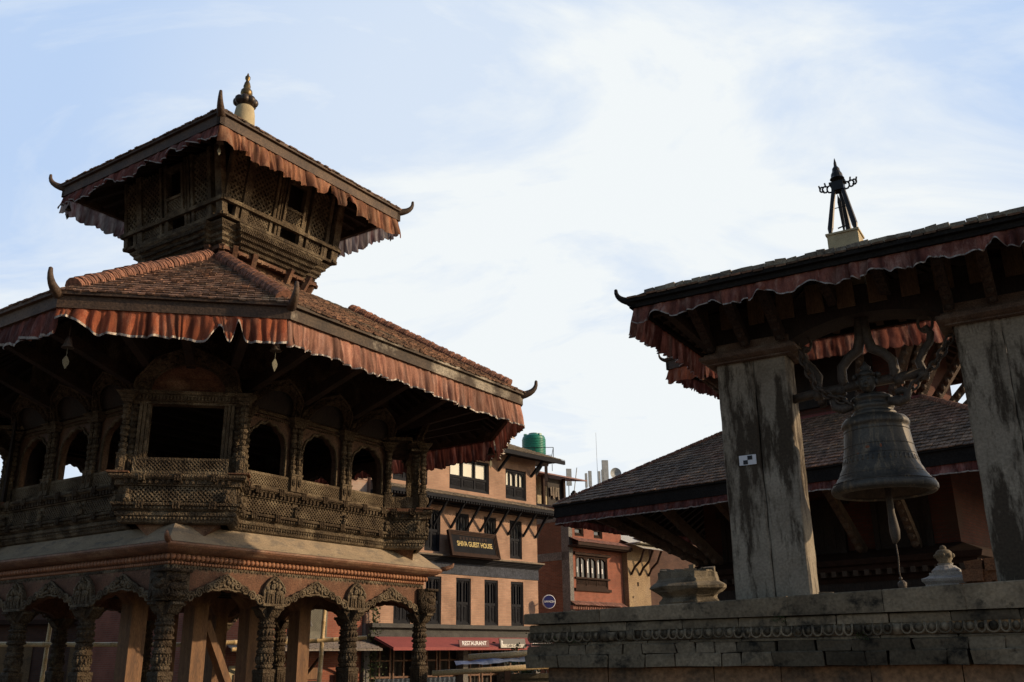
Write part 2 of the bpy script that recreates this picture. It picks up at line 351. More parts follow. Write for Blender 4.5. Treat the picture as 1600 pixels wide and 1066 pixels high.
# ------------------------------------------------------------------ shared ornament builders
def cusp(w, h0, h1, n=24, lobes=5):                        # cusped arch curve from (-w/2,h0) to (w/2,h0)
    pts = []
    for i in range(n+1):
        t = i/n; x = -w/2 + w*t
        a = math.sin(PI*t)**.62
        b = abs(math.sin(PI*t*lobes))*.055*(h1-h0)*2
        pts.append((x, h0 + (h1-h0)*a*.93 + b*(1 if 0 < i < n else 0)))
    return pts
def horn(mb, x, y, z, ang, s=1.0, r=.11):                  # upturned corner horn
    pts = []; rr = []
    for i in range(9):
        t = i/8
        o = (-.45 + 1.02*math.sin(t*PI*.52))*s
        h = (.02 + .62*(t**2.3))*s
        pts.append((x+math.cos(ang)*o, y+math.sin(ang)*o, z+h)); rr.append(r*s*(1.75-1.45*t**.9)+.012)
    pts.append(tuple(Vector(pts[-1])*1.0+Vector((0,0,.03*s)))); rr.append(.012)
    mb.tube(pts, rr, 7)
def tiles(mb, A, B, C, D, tw, th, lift=.03):
    # roof slope A,B eave left/right; C,D top right/left: rows of small overlapping tiles
    A, B, C, D = map(Vector, (A,B,C,D))
    nrm = (B-A).cross(D-A).normalized()
    if nrm.z < 0: nrm = -nrm
    rows = max(2, int(((A+B)/2-(C+D)/2).length/th))
    for i in range(rows):
        t0 = i/rows; t1 = min(1, (i+1.35)/rows)
        l0 = A.lerp(D,t0); r0 = B.lerp(C,t0); l1 = A.lerp(D,t1); r1 = B.lerp(C,t1)
        ln = (r0-l0).length; n = max(1, round(ln/tw)); off = .5*(i%2)
        d = (r0-l0).normalized(); up = ((l1+r1)/2-(l0+r0)/2); up = up - d*up.dot(d)
        for k in range(n+1):
            a = max(0, (k-off))*ln/n; b = min(ln, (k+1-off)*ln/n)
            if b-a < .02: continue
            g = tw*.06; j = rnd.uniform(-.012,.012); h = lift*rnd.uniform(.8,1.35); sk = rnd.uniform(-.008,.008)
            p = l0 + d*(a+g) - up*(.05) + up.normalized()*j; q = l0 + d*(b-g) - up*(.05) + up.normalized()*(j+sk)
            p1 = p+up*1.0; q1 = q+up*1.0
            e = nrm*h; f = nrm*.004
            mb.add([p+e, q+e, q1+f, p1+f, p+e-nrm*.022, q+e-nrm*.022], [(0,1,2,3),(4,5,1,0),(4,0,3),(5,2,1)])
def hip(mb, p, q, w=.3, h=.24, step=.045):                  # ridge of tiles set on edge
    p = Vector(p); q = Vector(q); d = (q-p); L = d.length; d.normalize()
    a = d.cross(Vector((0,0,1))).normalized(); b = a.cross(d).normalized()
    n = int(L/step)
    for i in range(n):
        c = p + d*(i*step); ww = w*rnd.uniform(.92,1.08); hh = h*rnd.uniform(.93,1.1); t = step*.72
        sl = d*rnd.uniform(-.012,.012)
        sec = [(-.5,-.25),(-.5,.35),(-.36,.75),(-.14,.98),(.14,.98),(.36,.75),(.5,.35),(.5,-.25)]
        vs = [c+a*(x*ww)+b*(y*hh)+sl*y for x,y in sec]+[c+d*t+a*(x*ww)+b*(y*hh)+sl*y for x,y in sec]
        m = len(sec)
        mb.add(vs, [tuple(range(m-1,-1,-1)), tuple(range(m,2*m))]+[(k,k+1,m+k+1,m+k) for k in range(m-1)])
def roof(parent, eave, z0, top, z1, fh, tile=(.12,.2), tmat=None, rmat=None, fmats=None, tiled=None, fd=.09, rw=.3, rh=.24, hornmat=None, hs=1.0, hips=True, raft=.3, inset=.1, horns=None):
    n = len(eave); E = [Vector((*p,z0+fh)) for p in eave]; T = [Vector((*p,z1)) for p in top]
    c = sum((Vector(p) for p in eave), Vector((0,0)))/n
    for i in range(n):
        j = (i+1)%n
        A, B, C_, D = E[i], E[j], T[j], T[i]
        ed = (B-A).normalized(); out = Vector((ed.y,-ed.x,0))
        fm = fmats[i] if fmats else FASC
        f = MB(); f.beam(A-Vector((0,0,fh/2+.02))-out*fd/2, B-Vector((0,0,fh/2+.02))-out*fd/2, fd, fh-.04)
        f.beam(A-Vector((0,0,.01))-out*.02-ed*.0, B-Vector((0,0,.01))-out*.02, fd+.05, .05)
        f.build('fascia', fm, parent)
        m = MB()
        if tiled is None or i in tiled: tiles(m, A+out*.05, B+out*.05, C_, D, *tile)
        m.add([A-Vector((0,0,.012)),B-Vector((0,0,.012)),C_-Vector((0,0,.012)),D-Vector((0,0,.012))],[(0,1,2,3)])
        m.build('tiled_slope', tmat or TILED, parent)
        s = MB()
        Ai, Bi, Ci, Di = [p-Vector((0,0,fh*.62)) for p in (A,B,C_,D)]
        s.add([Ai,Bi,Ci,Di],[(3,2,1,0)])
        k = max(2, int((B-A).length/raft))
        for q in range(1,k):                               # rafters under the slope
            t = q/k; a = Ai.lerp(Bi,t); b2 = Di.lerp(Ci,t); a = a.lerp(b2, .16/max((b2-a).length,.5))
            s.beam(a-Vector((0,0,.05)), b2-Vector((0,0,.05)), .09, .1)
        s.build('soffit', SOFF, parent)
        if hips:
            h = MB(); st = E[i].lerp(T[i], inset); hip(h, st, T[i], rw*.82, rh*.56); h.build('hip_ridge', rmat or RIDGE, parent)
        if horns is None or i in horns:
            ang = math.atan2(eave[i][1]-c.y, eave[i][0]-c.x)
            hm = MB(); horn(hm, eave[i][0], eave[i][1], z0+fh-.1*hs, ang, hs); hm.build('corner_horn', hornmat or FASC, parent, True)
def valance(name, label, M, A, B, drop, mt, group, pleat=.11, amp=.035, ragged=.25, gaps=(), hemw=.022, lifts=(), flare=.05, seed=1):
    # pleated cloth strip hanging from the eave line A-B (in the frame M); things of their own
    r = random.Random(seed)
    A = Vector(A); B = Vector(B); O = (A+B)/2; d = (B-A); L = d.length; d.normalize(); out = Vector((d.y,-d.x,0)).normalized()
    rows = 7; vs = []; fs = []; hv = []; hf = []
    folds = []; x = 0; tilt = 0; fold_tone = []
    while x < L:                                            # every fold has its own width, depth and length
        w = pleat*r.choice((.3,.4,.5,.6,.7,.9,1.2,1.8)); tilt = tilt*.6+r.uniform(-.5,.5)
        folds.append((x, w, amp*r.uniform(.5,2.2)*min(w/pleat,1.4), r.uniform(-.2,.13)*ragged*2.4, tilt*.07, r.choice((.45,.6,.75,.9,1.0,1.15,1.4)))); x += w
    n = int(L/.016); fi = 0
    for i in range(n+1):
        s = L*i/n
        while fi < len(folds)-1 and s >= folds[fi+1][0]: fi += 1
        x0,w,a,dl,tl,ln = folds[fi]; f = min((s-x0)/w,1)
        nx = folds[min(fi+1,len(folds)-1)]
        bump = (math.sin(PI*f)**.7)*(1-.35*f); sm_ = f*f*(3-2*f)
        D = drop*(1+(dl*(1-sm_)+nx[3]*sm_)+ragged*(.2*math.sin(s*2.1+seed)+.12*math.sin(s*.83+2*seed))+.05*bump)
        for (c, hw, amt) in lifts:
            if abs(s-c) < hw: D *= 1-amt*(math.cos((s-c)/hw*PI)*.5+.5)
        for k in range(rows+1):
            t = k/rows
            o = a*(.25+.9*t**.8)*(bump-.35) + flare*t + (.006*math.sin(s*57+k*.5)+.008*math.sin(s*31+k*.9+seed))*(.3+t) + .03*math.sin(s*1.7+seed)*t
            fold_tone.append((folds[fi][5]*(1-sm_)+nx[5]*sm_)*(1.06-.12*t))
            x = (tl*(1-sm_)+nx[4]*sm_)*t
            vs.append(A-O + d*(s+x) + out*o - Vector((0,0,D*t)))
        p = Vector(vs[-1]); hv += [p+out*.004+Vector((0,0,hemw)), p+out*.005]
    m = rows+1
    for i in range(n):
        if any(g0 < L*i/n < g1 for g0,g1 in gaps): continue
        for k in range(rows): fs.append((i*m+k, i*m+k+1, (i+1)*m+k+1, (i+1)*m+k))
        hf.append((2*i,2*i+1,2*i+3,2*i+2))
    mb = MB(); mb.add(vs, fs)
    th = thing(name, label, 'valance', M @ Matrix.Translation(O), group)
    co = mb.build('cloth', mt, th, True)
    at = co.data.attributes.new('fold_tone','FLOAT','POINT'); at.data.foreach_set('value', fold_tone)
    if hemw:
        h = MB(); h.add(hv, hf); h.build('hem', HEM, th)
    return th
def windbell(label, M, p, s=1.0, leaf=True):
    th = thing('wind_bell', label, 'bell', M @ Matrix.Translation(p), 'wind bells under the eaves')
    b = MB(); b.lathe([(.012*s,0),(.03*s,-.01*s),(.045*s,-.06*s),(.06*s,-.12*s),(.078*s,-.15*s),(.06*s,-.15*s)], 12); b.tube([(0,0,.2*s),(0,0,-.02)], .006, 5); b.build('bell_body', IRON, th, True)
    c = MB(); c.tube([(0,0,-.1*s),(0,0,-.3*s)], .004, 5)
    c.prism([(-.012*s,-.26*s),(-.045*s,-.32*s),(-.038*s,-.36*s),(0,-.43*s),(.038*s,-.36*s),(.045*s,-.32*s),(.012*s,-.26*s)], -.004, .004); c.build('leaf_clapper', LEAFM if leaf else IRON, th)
    return th
def lattice(mb, x0, x1, z0, z1, y0, y1, sp, w):             # diagonal lattice of thin bars inside a rectangle
    W_, H_ = x1-x0, z1-z0
    for sgn in (1,-1):
        k = -H_
        while k < W_:
            # line x = x0+k+t, z = z0+t (or mirrored)
            t0 = max(0, -k); t1 = min(H_, W_-k)
            if t1-t0 > sp*.3:
                xa, za, xb, zb = x0+k+t0, z0+t0, x0+k+t1, z0+t1
                if sgn < 0: xa, xb = x0+x1-xa, x0+x1-xb
                mb.beam((xa,(y0+y1)/2+sgn*.002,za),(xb,(y0+y1)/2+sgn*.002,zb), abs(y1-y0), w, up=(0,0,1))
            k += sp
def spiral(mb, cx, cz, y, r, sgn=1, t=.016):
    pts = []
    for i in range(15):
        a = i*.75; rr = r*(1-i/17)
        pts.append((cx+sgn*rr*math.cos(a), y, cz+rr*math.sin(a)))
    mb.tube(pts, [t*(1-.03*i) for i in range(15)], 5)

# ------------------------------------------------------------------ ground
g = MB(); g.box(-1500,1500,-1500,1500,-.5,0)
tag(g.build('ground', GROUND), 'brown brick paving of the square', None, kind='structure')

# ================================================================== octagonal wooden pavilion
MP = frame(-5.285, 16.396, .9802)
pav = thing('octagonal_pavilion', 'two tiered carved wooden pavilion with octagonal gallery, tiled roofs and gilt finial', 'pavilion', MP)
b = MB(); b.box(-3.3,3.3,-3.3,3.3,0,.3); b.box(-3.05,3.05,-3.05,3.05,.3,.55); b.build('stepped_base', PSTONE, pav)

# --- ground floor columns
def column_part():
    m = MB(); m.M = Matrix.Diagonal((.74,.74,1,1))
    m.sq([(.16,.55),(.16,.7),(.145,.72),(.145,1.43),(.155,1.45),(.155,1.49),(.13,1.5)])
    m.lathe([(.135,1.5),(.165,1.525),(.165,1.545),(.14,1.56),(.15,1.585),(.165,1.63),(.15,1.675),(.135,1.7),(.15,1.71),(.172,1.725),(.172,1.75),(.15,1.765),
             (.135,1.79),(.155,1.83),(.16,1.85),(.135,1.875),(.15,1.885),(.185,1.895),(.185,1.92),(.15,1.935),(.14,1.96),(.16,2.0),(.155,2.03),(.135,2.05),(.15,2.06),(.175,2.075),(.17,2.095),(.14,2.11),(.135,2.15),(.15,2.19),(.155,2.22)],14)
    for k in range(14):                                   # petal rings
        a = 2*PI*k/14; m.ball((.15*math.cos(a),.15*math.sin(a),1.995),.028,6,4,sz=1.5); m.ball((.155*math.cos(a),.155*math.sin(a),1.635),.03,6,4,sz=1.5)
    for s1 in (-1,1):
        for k in range(-1,2):
            m.box(k*.085-.03,k*.085+.03,s1*.145-.012,s1*.145+.012,1.05,1.4)
            m.box(s1*.145-.012,s1*.145+.012,k*.085-.03,k*.085+.03,1.05,1.4)
    for zz in (1.59,1.69,1.81,2.13):
        for k in range(16):
            a = 2*PI*k/16; m.ball((.148*math.cos(a),.148*math.sin(a),zz),.017,5,4)
    return m
col0 = column_part().build('column', OLD, pav)
def capital():
    m = MB()
    for rot in (0, PI/2):
        m.M = Matrix.Rotation(rot,4,'Z') @ Matrix.Diagonal((.8,.85,1,1))
        p = [(-.3,2.355),(-.3,2.325),(-.24,2.3),(-.19,2.24),(-.14,2.2),(.14,2.2),(.19,2.24),(.24,2.3),(.3,2.325),(.3,2.355)]
        m.prism(p, -.1, .1)
    return m
cp = capital().build('capital', OLD, col0)
first = True
for i in range(4):
    for j in range(4):
        if i in (1,2) and j in (1,2): continue
        x, y = -2.6+i*5.2/3, -2.6+j*5.2/3
        if first: col0.location = (x,y,0); first = False
        else: dup(col0, pav, loc=(x,y,0))

# --- carved cusped arches, relief plaques, corner beasts
def arch_panel(u):
    m = MB(); w = 1.44
    ic = cusp(w, 2.33, 2.545, 30, 5); W2 = 1.733
    ic = [(-W2/2, 2.345)] + ic + [(W2/2, 2.345)]
    oc = [(-W2/2, 2.8)] + [(-W2/2+W2*i/30, 2.8) for i in range(31)] + [(W2/2, 2.8)]
    m.strip(ic, oc, -2.66, -2.54)
    return m
def arch_band(u):
    m = MB(); n = 26
    cu = cusp(1.44, 2.33, 2.545, n, 5)
    og = []
    for i in range(n+1):
        t = i/n; x = -.75+1.5*t; s = 1-abs(2*t-1)
        og.append((x, 2.39+.37*(s**.8)*(.72+.28*s)))
    m.strip([(x,z+.004) for x,z in cu], og, -2.7, -2.655)
    m.tube([(x,-2.7,z+.008) for x,z in cu], .016, 5); m.tube([(x,-2.7,z-.005) for x,z in og], .018, 5)
    for k in range(4):
        t = (k+.75)/5.2; x = -.70+1.4*t*.5*1.02
        zz = 2.40+.2*(k/3.4); r0 = .075-.004*k
        for sg in (-1,1): spiral(m, sg*-x if sg > 0 else x, zz+.03, -2.715, r0, -sg, .02)
    for q in range(16):
        m.ball((rnd.uniform(-.14,.14), -2.71, 2.6+rnd.uniform(-.02,.13)), rnd.uniform(.018,.034), 6, 4)
    for q in range(26):
        t = rnd.random(); i = int(t*(n)); x = cu[i][0]; z = cu[i][1]*.5+og[i][1]*.5
        m.ball((x+rnd.uniform(-.03,.03), -2.705, z+rnd.uniform(-.04,.04)), rnd.uniform(.012,.026), 6, 4)
    return m
a0 = arch_panel(0).build('spandrel', REDW, pav); ab = arch_band(0).build('arch_carving', OLDP, a0, True)
def placed(o, u, k):                                       # put a face-0 part at offset u on face k
    a = k*PI/2; return (math.cos(a)*u, math.sin(a)*u, 0), a
first = True
for k in range(4):
    for u in (-1.733,0,1.733):
        l, a = placed(a0,u,k)
        if first: a0.location = l; a0.rotation_euler[2] = a; first = False
        else: dup(a0, pav, rotz=a, loc=l)
def plaque():
    m = MB()
    p = [(-.2,2.37),(.2,2.37),(.205,2.55),(.16,2.66),(.06,2.75),(0,2.785),(-.06,2.75),(-.16,2.66),(-.205,2.55)]
    m.prism(p, -2.72, -2.66)
    m.tube([(x,-2.725,z) for x,z in p[2:]]+[(-.2,-2.725,2.5)], .016, 5)
    m.box(-.22,.22,-2.75,-2.66,2.36,2.395)
    for s1 in (-1,1):
        m.ball((s1*.085,-2.735,2.545),.055,8,5,1.35,.6,.8)          # animal bodies
        m.ball((s1*.155,-2.74,2.605),.032,7,5)
        for dxx in (-.05,-.015,.03,.055): m.beam((s1*.085+dxx,-2.735,2.53),(s1*.085+dxx*1.15,-2.735,2.4),.022,.022)
        m.ball((s1*.05,-2.735,2.63),.038,7,5,sz=1.3); m.ball((s1*.05,-2.74,2.70),.026,7,5)
    m.ball((0,-2.735,2.66),.04,7,5,sz=1.2); m.ball((0,-2.742,2.735),.022,7,5)
    return m
p0 = plaque().build('relief_plaque', OLDP, pav)
first = True
for k in range(4):
    for u in (-.867,.867):
        l, a = placed(p0,u,k)
        if first: p0.location = l; p0.rotation_euler[2] = a; first = False
        else: dup(p0, pav, rotz=a, loc=l)
def beast():                                               # projecting carved beam end at the corner of face 0
    m = MB()
    m.box(-2.80,-2.42,-2.79,-2.53,2.37,2.775); m.box(-2.84,-2.40,-2.82,-2.53,2.735,2.775)
    for z0, zz in ((2.45,.06),(2.55,.075),(2.66,.06)): m.ball((-2.6,-2.79,z0),zz,9,6,2.1,.7,.75)
    m.ball((-2.70,-2.8,2.65),.045,8,6); m.ball((-2.70,-2.835,2.65),.02,7,5)
    for k in range(6): m.tube([(-2.78+.06*k,-2.8,2.42),(-2.74+.06*k,-2.82,2.47),(-2.76+.06*k,-2.8,2.52)],.014,5)
    spiral(m,-2.52,2.58,-2.8,.06,1,.018); spiral(m,-2.5,2.46,-2.8,.05,-1,.016)
    return m
be = beast().build('corner_beast', OLD, pav, True); four(be, pav)
def beast2():
    m = MB(); m.box(2.44,2.79,-2.785,-2.53,2.37,2.77)
    for z0, zz in ((2.45,.07),(2.58,.075),(2.69,.05)): m.ball((2.66,-2.79,z0),zz,9,6,1.6,.8,.8)
    m.ball((2.74,-2.8,2.62),.04,8,6); spiral(m,2.55,2.6,-2.79,.06,-1,.018); spiral(m,2.56,2.46,-2.79,.05,1,.016)
    for k in range(5): m.tube([(2.5+.06*k,-2.79,2.4),(2.54+.06*k,-2.81,2.45),(2.52+.06*k,-2.79,2.5)],.014,5)
    return m
be2 = beast2().build('corner_beast', OLD, pav, True); four(be2, pav)
# --- frieze, beads and red cornice
sq_ = lambda h: [(-h,-h),(h,-h),(h,h),(-h,h)]
m = MB(); m.sweep([(0,2.77),(.02,2.775),(.02,2.8),(0,2.82),(.02,2.83),(.04,2.86),(.02,2.88),(.05,2.9),(.07,2.96),(.07,2.985),(.12,2.99),(.17,3.0),(.215,3.02),(.27,3.06),(.287,3.085),(.287,3.113),(.22,3.115)], sq_(2.6))
m.build('cornice', COPPER, pav)
def beads(z, y, r, sp, sy=.8, shape='ball', half=2.6):
    m = MB(); n = int(2*half/sp)
    for i in range(n):
        x = -half+(i+.5)*2*half/n
        if shape == 'ball': m.ball((x,y,z), r, 7, 5, 1, .9, 1.0)
        else:
            m.prism([(x-sp*.44,z+r),(x-sp*.44,z-r*.3),(x,z-r),(x+sp*.44,z-r*.3),(x+sp*.44,z+r)], y-.025, y+.02); m.ball((x,y-.025,z+r*.1), r*.5, 6, 4)
    return m
COPPER2 = mat('bead_red_wood', (.36,.17,.085), (.24,.1,.05), 5, .6, .2, 40, fine=.4)
o = beads(2.94,-2.69,.042,.078,half=2.68).build('bead_moulding', COPPER2, pav, True); four(o, pav)
o = beads(2.868,-2.65,.026,.05,half=2.64).build('bead_moulding', COPPER2, pav, True); four(o, pav)
o = beads(2.805,-2.635,.035,.1,shape='leaf',half=2.62).build('leaf_moulding', OLDP, pav); four(o, pav)
m = MB(); m.sweep([(.287,3.117),(.27,3.125),(.15,3.22),(.04,3.33),(-.02,3.385),(-.5,3.56)], sq_(2.6)); m.build('apron_roof', PALE, pav)
m = MB()
pts = [(-2.86,-2.86,3.12),(-2.93,-2.93,3.13),(-3.0,-3.0,3.17),(-3.02,-3.02,3.22)]
m.tube(pts,[.04,.045,.035,.012],6); o = m.build('cornice_tip', COPPER, pav, True); four(o, pav)
# --- inside the ground floor: floor above, new timber posts and a brace
m = MB(); m.box(-2.58,2.58,-2.58,2.58,2.84,3.05)
for k in range(9): m.box(-2.5,2.5,-2.4+k*.6-.06,-2.4+k*.6+.06,2.72,2.84)
m.build('floor_beams', DARK, pav)
m = MB(); m.box(-.13,.13,-.13,.13,.55,2.42); m.prism([(-.34,2.72),(-.34,2.6),(-.2,2.5),(-.14,2.42),(.14,2.42),(.2,2.5),(.34,2.6),(.34,2.72)],-.12,.12)
tp = m.build('timber_post', NEWW, pav)
first = True
for x,y in ((-2.0,-1.07),(-.92,-1.07),(.16,-1.07),(1.24,-1.07),(1.24,1.07),(.16,1.07)):
    if True:
        if first: tp.location = (x,y,0); first = False
        else: dup(tp, pav, loc=(x,y,0))
m = MB(); m.beam((-.78,-1.1,2.2),(-.05,-1.1,.9),.12,.15,up=(0,1,0)); m.build('brace', NEWW, pav)

# --- octagonal gallery
X0, X1 = 1.596, .71
rot8 = lambda p,k: (p[0]*[1,0,-1,0][k]-p[1]*[0,1,0,-1][k], p[0]*[0,1,0,-1][k]+p[1]*[1,0,-1,0][k])
q2 = .5**.5
fac = lambda e,d: ((e+d)*q2, (e-d)*q2)                    # facet right of face 0: outward (1,-1)
path = []
for k in range(4):
    for p in [(-X0,-2.6),(X0,-2.6),fac(-X1,3.6),fac(X1,3.6)]:
        path.append(rot8(p,k))
gal = [(-.05,3.38),(.0,3.385),(.03,3.40),(.045,3.43),(.04,3.47),(.07,3.49),(.075,3.53),(.045,3.545),(.085,3.57),(.09,3.61),(.125,3.62),(.13,3.655),(.05,3.665),(.05,3.88),(.11,3.885),(.11,3.955),(.16,3.97),(.185,4.0),(.18,4.03),(.09,4.045),(.05,4.06),(-.15,4.06)]
m = MB(); m.sweep(gal, path); m.build('gallery_base', OLDP, pav)
def edge_orn(prefix, P, Q, w):
    # ornament along one straight run P->Q of the gallery base, in pavilion coordinates
    P = Vector((*P,0)); Q = Vector((*Q,0)); d = (Q-P); L = d.length; d.normalize(); out = Vector((d.y,-d.x,0))
    M = Matrix.Translation(P) @ Matrix(((d.x,-out.x,0,0),(d.y,-out.y,0,0),(0,0,1,0),(0,0,0,1)))
    de = MB(); de.M = M
    n = int(L/.075)
    for i in range(n): de.box((i+.18)*L/n,(i+.72)*L/n,-.15,-.1,3.905,3.962)
    de.build('dentil_band', OLD, pav)
    n = int(L/.05)
    for yb,zb in ((-.05,3.452),(-.095,3.59)):
        de = MB(); de.M = M
        for i in range(n): de.ball(((i+.5)*L/n,yb,zb),.022,6,4)
        de.build('bead_band', OLDP, pav)
    n = max(2,int(L/.42))
    for z0 in (3.63,4.0):                                   # triple wooden clamps on a thin rail
        de = MB(); de.M = M; yb = -.2 if z0 > 3.9 else -.15
        de.box(0,L,yb+.012,-.05,z0-.012,z0+.012)
        for i in range(n):
            for t in (-.035,0,.035):
                x = (i+.5)*L/n+t; de.box(x-.011,x+.011,yb,-.05,z0-.06,z0+.045)
        de.build('clamp_rail', OLD, pav)
    la = MB(); la.M = M
    n = max(1, round(L/1.1))
    for i in range(n): lattice(la, i*L/n+.07,(i+1)*L/n-.07,3.675,3.875,-.085,-.05,.06,.018)
    for i in range(n+1):
        x = min(max(i*L/n,.06),L-.06); la.box(x-.055,x+.055,-.085,-.04,3.667,3.88)
        la.ball((x,-.11,3.73),.04,7,5,sz=1.2); la.ball((x,-.12,3.81),.03,7,5); la.ball((x-.02,-.125,3.69),.025,6,4); la.ball((x+.03,-.12,3.7),.025,6,4)
    la.build('lattice_panel', OLDP, pav)
for i in range(16): edge_orn('x', path[i], path[(i+1)%16], 0)
# arched openings, rails, colonettes and overhanging torana arches
def win_arch():
    m = MB(); W2 = 1.10
    ic = [(-W2/2,4.05),(-.385,4.05)]+[(-.385,4.3+.1*i) for i in range(4)]+cusp(.77,4.72,5.06,26,5)+[(.385,4.6-.1*i) for i in range(4)]+[(.385,4.05),(W2/2,4.05)]
    n = len(ic); oc = []
    for i,(x,z) in enumerate(ic):
        if i < 6: oc.append((-W2/2, 4.06+(z-4.05)*1.0+.001*i))
        elif i >= n-6: oc.append((W2/2, 4.06+(z-4.05)*1.0+.001*(n-i)))
        else: oc.append((-W2/2+W2*(i-6)/(n-13), 5.32))
    m.strip(ic[1:-1], oc[1:-1], -2.6, -2.5)
    return m
wa = win_arch().build('window_arch', mat('arch_board_wood',(.12,.062,.035),(.06,.034,.022),4,.7,.4,30,c3=(.15,.085,.05)), pav)
m = MB(); m.tube([(x,-2.61,z) for x,z in [(-.385,4.1),(-.385,4.4)]+cusp(.77,4.72,5.06,26,5)+[(.385,4.4),(.385,4.1)]], .022, 5)
for i in range(24): m.ball((-.5+i*1.0/23,-2.61,5.13),.02,6,4)
m.box(-.55,.55,-2.64,-2.5,5.17,5.22); m.box(-.55,.55,-2.62,-2.5,5.24,5.3); m.build('arch_trim', OLDP, wa)
lr = MB(); lattice(lr,-.44,.44,4.085,4.235,-2.66,-2.635,.052,.016); lr.box(-.47,.47,-2.665,-2.625,4.235,4.275); lr.box(-.47,.47,-2.665,-2.625,4.055,4.085); lr.box(-.47,-.44,-2.665,-2.625,4.085,4.235); lr.box(.44,.47,-2.665,-2.625,4.085,4.235); lr.build('lattice_rail', OLDP, wa)
def torana(rx, rz, zc, y, tilt, w=.14):
    m = MB(); n = 22
    inn = []; outr = []
    for i in range(n+1):
        a = PI*i/n; pk = 1+.1*math.exp(-((a-PI/2)/.16)**2)
        inn.append((-math.cos(a)*(rx-w), math.sin(a)*(rz-w))); outr.append((-math.cos(a)*rx*(1+.04*math.sin(a*8)), math.sin(a)*rz*pk))
    m.M = Matrix.Translation((0,y,zc)) @ Matrix.Rotation(tilt,4,'X')
    m.strip(inn, outr, -.04, .04)
    m.tube([(x,-.045,z) for x,z in inn], .018, 5); m.tube([(x,-.045,z) for x,z in outr], .022, 5)
    for i in range(26):
        a = PI*(i+.5)/26; q = rnd.uniform(.2,.8); rr_ = (rx-w*q); r2 = rz-w*q
        m.ball((-math.cos(a)*rr_,-.05,math.sin(a)*r2), rnd.uniform(.025,.042), 7, 5)
    return m
torana(.53,.5,5.24,-2.66,R(32)).build('torana', OLD, wa)
m = MB(); m.M = Matrix.Translation((0,-2.66,5.24)) @ Matrix.Rotation(R(28),4,'X'); m.prism([(-.42,0),(.42,0),(.36,.2),(.22,.33),(0,.38),(-.22,.33),(-.36,.2)],-.0,.03); m.build('tympanum', DARK, wa)
first = True
for k in range(4):
    for u in (-1.11,0,1.11):
        l,a = placed(wa,u,k)
        if first: wa.location = l; wa.rotation_euler[2] = a; first = False
        else: dup(wa, pav, rotz=a, loc=l)
def colonette(h0=4.06, h1=5.2, s=1.0):
    m = MB()
    m.sq([(.055*s,h0),(.055*s,h0+.02),(.05*s,h0+.03),(.05*s,h0+.24),(.06*s,h0+.25),(.06*s,h0+.27)])
    z = h0+.27; st = (h1-.14-z)/9
    for k in range(9):
        r = (.046,.052,.04,.05,.055,.042,.05,.045,.052)[k]*s
        m.lathe([(r*.75,z),(r,z+st*.25),(r*1.05,z+st*.5),(r*.8,z+st*.8),(r*1.12,z+st*.9),(r*.75,z+st)],9); z += st
    m.sq([(.05*s,h1-.14),(.075*s,h1-.1),(.06*s,h1-.09),(.1*s,h1-.045),(.085*s,h1-.035),(.13*s,h1)])
    m.ball((0,-.055*s,h0+.14),.035*s,7,5,sz=1.8)
    return m
cl = colonette().build('colonette', OLDP, pav)
first = True
for k in range(4):
    for u in (-1.61,-.615,-.495,.495,.615,1.61):
        a = k*PI/2; c_, s_ = math.cos(a), math.sin(a); x, y = u*c_+2.66*s_, u*s_-2.66*c_
        if first: cl.location = (x,y,0); cl.rotation_euler[2] = a; first = False
        else: dup(cl, pav, rotz=a, loc=(x,y,0))
# upper wall band and dark ceiling
o8 = lambda w,c: [(-c,-w),(c,-w),(w,-c),(w,c),(c,w),(-c,w),(-w,c),(-w,-c)]
m = MB(); m.sweep([(-.1,5.28),(.02,5.28),(.02,5.34),(-.04,5.36),(-.04,5.6),(.04,5.62),(.05,5.7),(-.02,5.72),(-.02,7.0)], o8(2.6,1.66)); m.build('upper_wall', OLD, pav)
m = MB(); m.lathe([(2.0,5.62),(2.75,5.62),(2.75,5.68),(2.0,5.68)],8,(0,0,0),PI/8); m.box(-2.3,2.3,-2.3,2.3,5.6,5.66)
for k in range(8): m.box(-2.4,2.4,-2.1+k*.6-.05,-2.1+k*.6+.05,5.5,5.6)
m.build('ceiling', DARK, pav)
m = MB(); m.lathe([(.1,3.5),(2.72,3.5),(2.72,3.6),(.1,3.6)],8,(0,0,0),PI/8); m.build('gallery_floor', DARK, pav)
# --- bay windows on the cut corners (built on the -45 degree facet, copied round)
bay = []
m = MB()
for s1 in (-1,1):
    m.strip([(s1*.49,4.06),(s1*.49,5.06)],[(s1*.70,4.06),(s1*.70,5.06)],-3.5,-3.44)
    for q,(xx,yy) in enumerate(((.5,-3.53),(.55,-3.555),(.6,-3.58))): m.box(min(s1*xx,s1*(xx+.04)),max(s1*xx,s1*(xx+.04)),yy,yy+.08,4.06,5.06)
m.box(-.86,.86,-3.56,-3.40,5.06,5.1); m.box(-.74,.74,-3.6,-3.42,5.1,5.19); m.box(-.86,.86,-3.63,-3.40,5.19,5.24)
for i in range(30): m.box(-.7+i*1.4/30,-.7+i*1.4/30+.026,-3.63,-3.6,5.11,5.17)
m.box(-.86,.86,-3.42,-2.9,5.24,5.3)
bay.append(m.build('bay_frame', OLDP, pav))
m = MB(); lattice(m,-.6,.6,4.09,4.24,-3.67,-3.645,.052,.016); m.box(-.63,.63,-3.675,-3.635,4.24,4.275); m.box(-.63,.63,-3.675,-3.635,4.055,4.09)
for s1 in (-1,1): m.box(s1*.615-.015,s1*.615+.015,-3.675,-3.635,4.09,4.24); m.box(s1*.74-.015,s1*.74+.015,-3.5,-3.0,4.06,4.27)
bay.append(m.build('bay_rail', OLDP, pav))
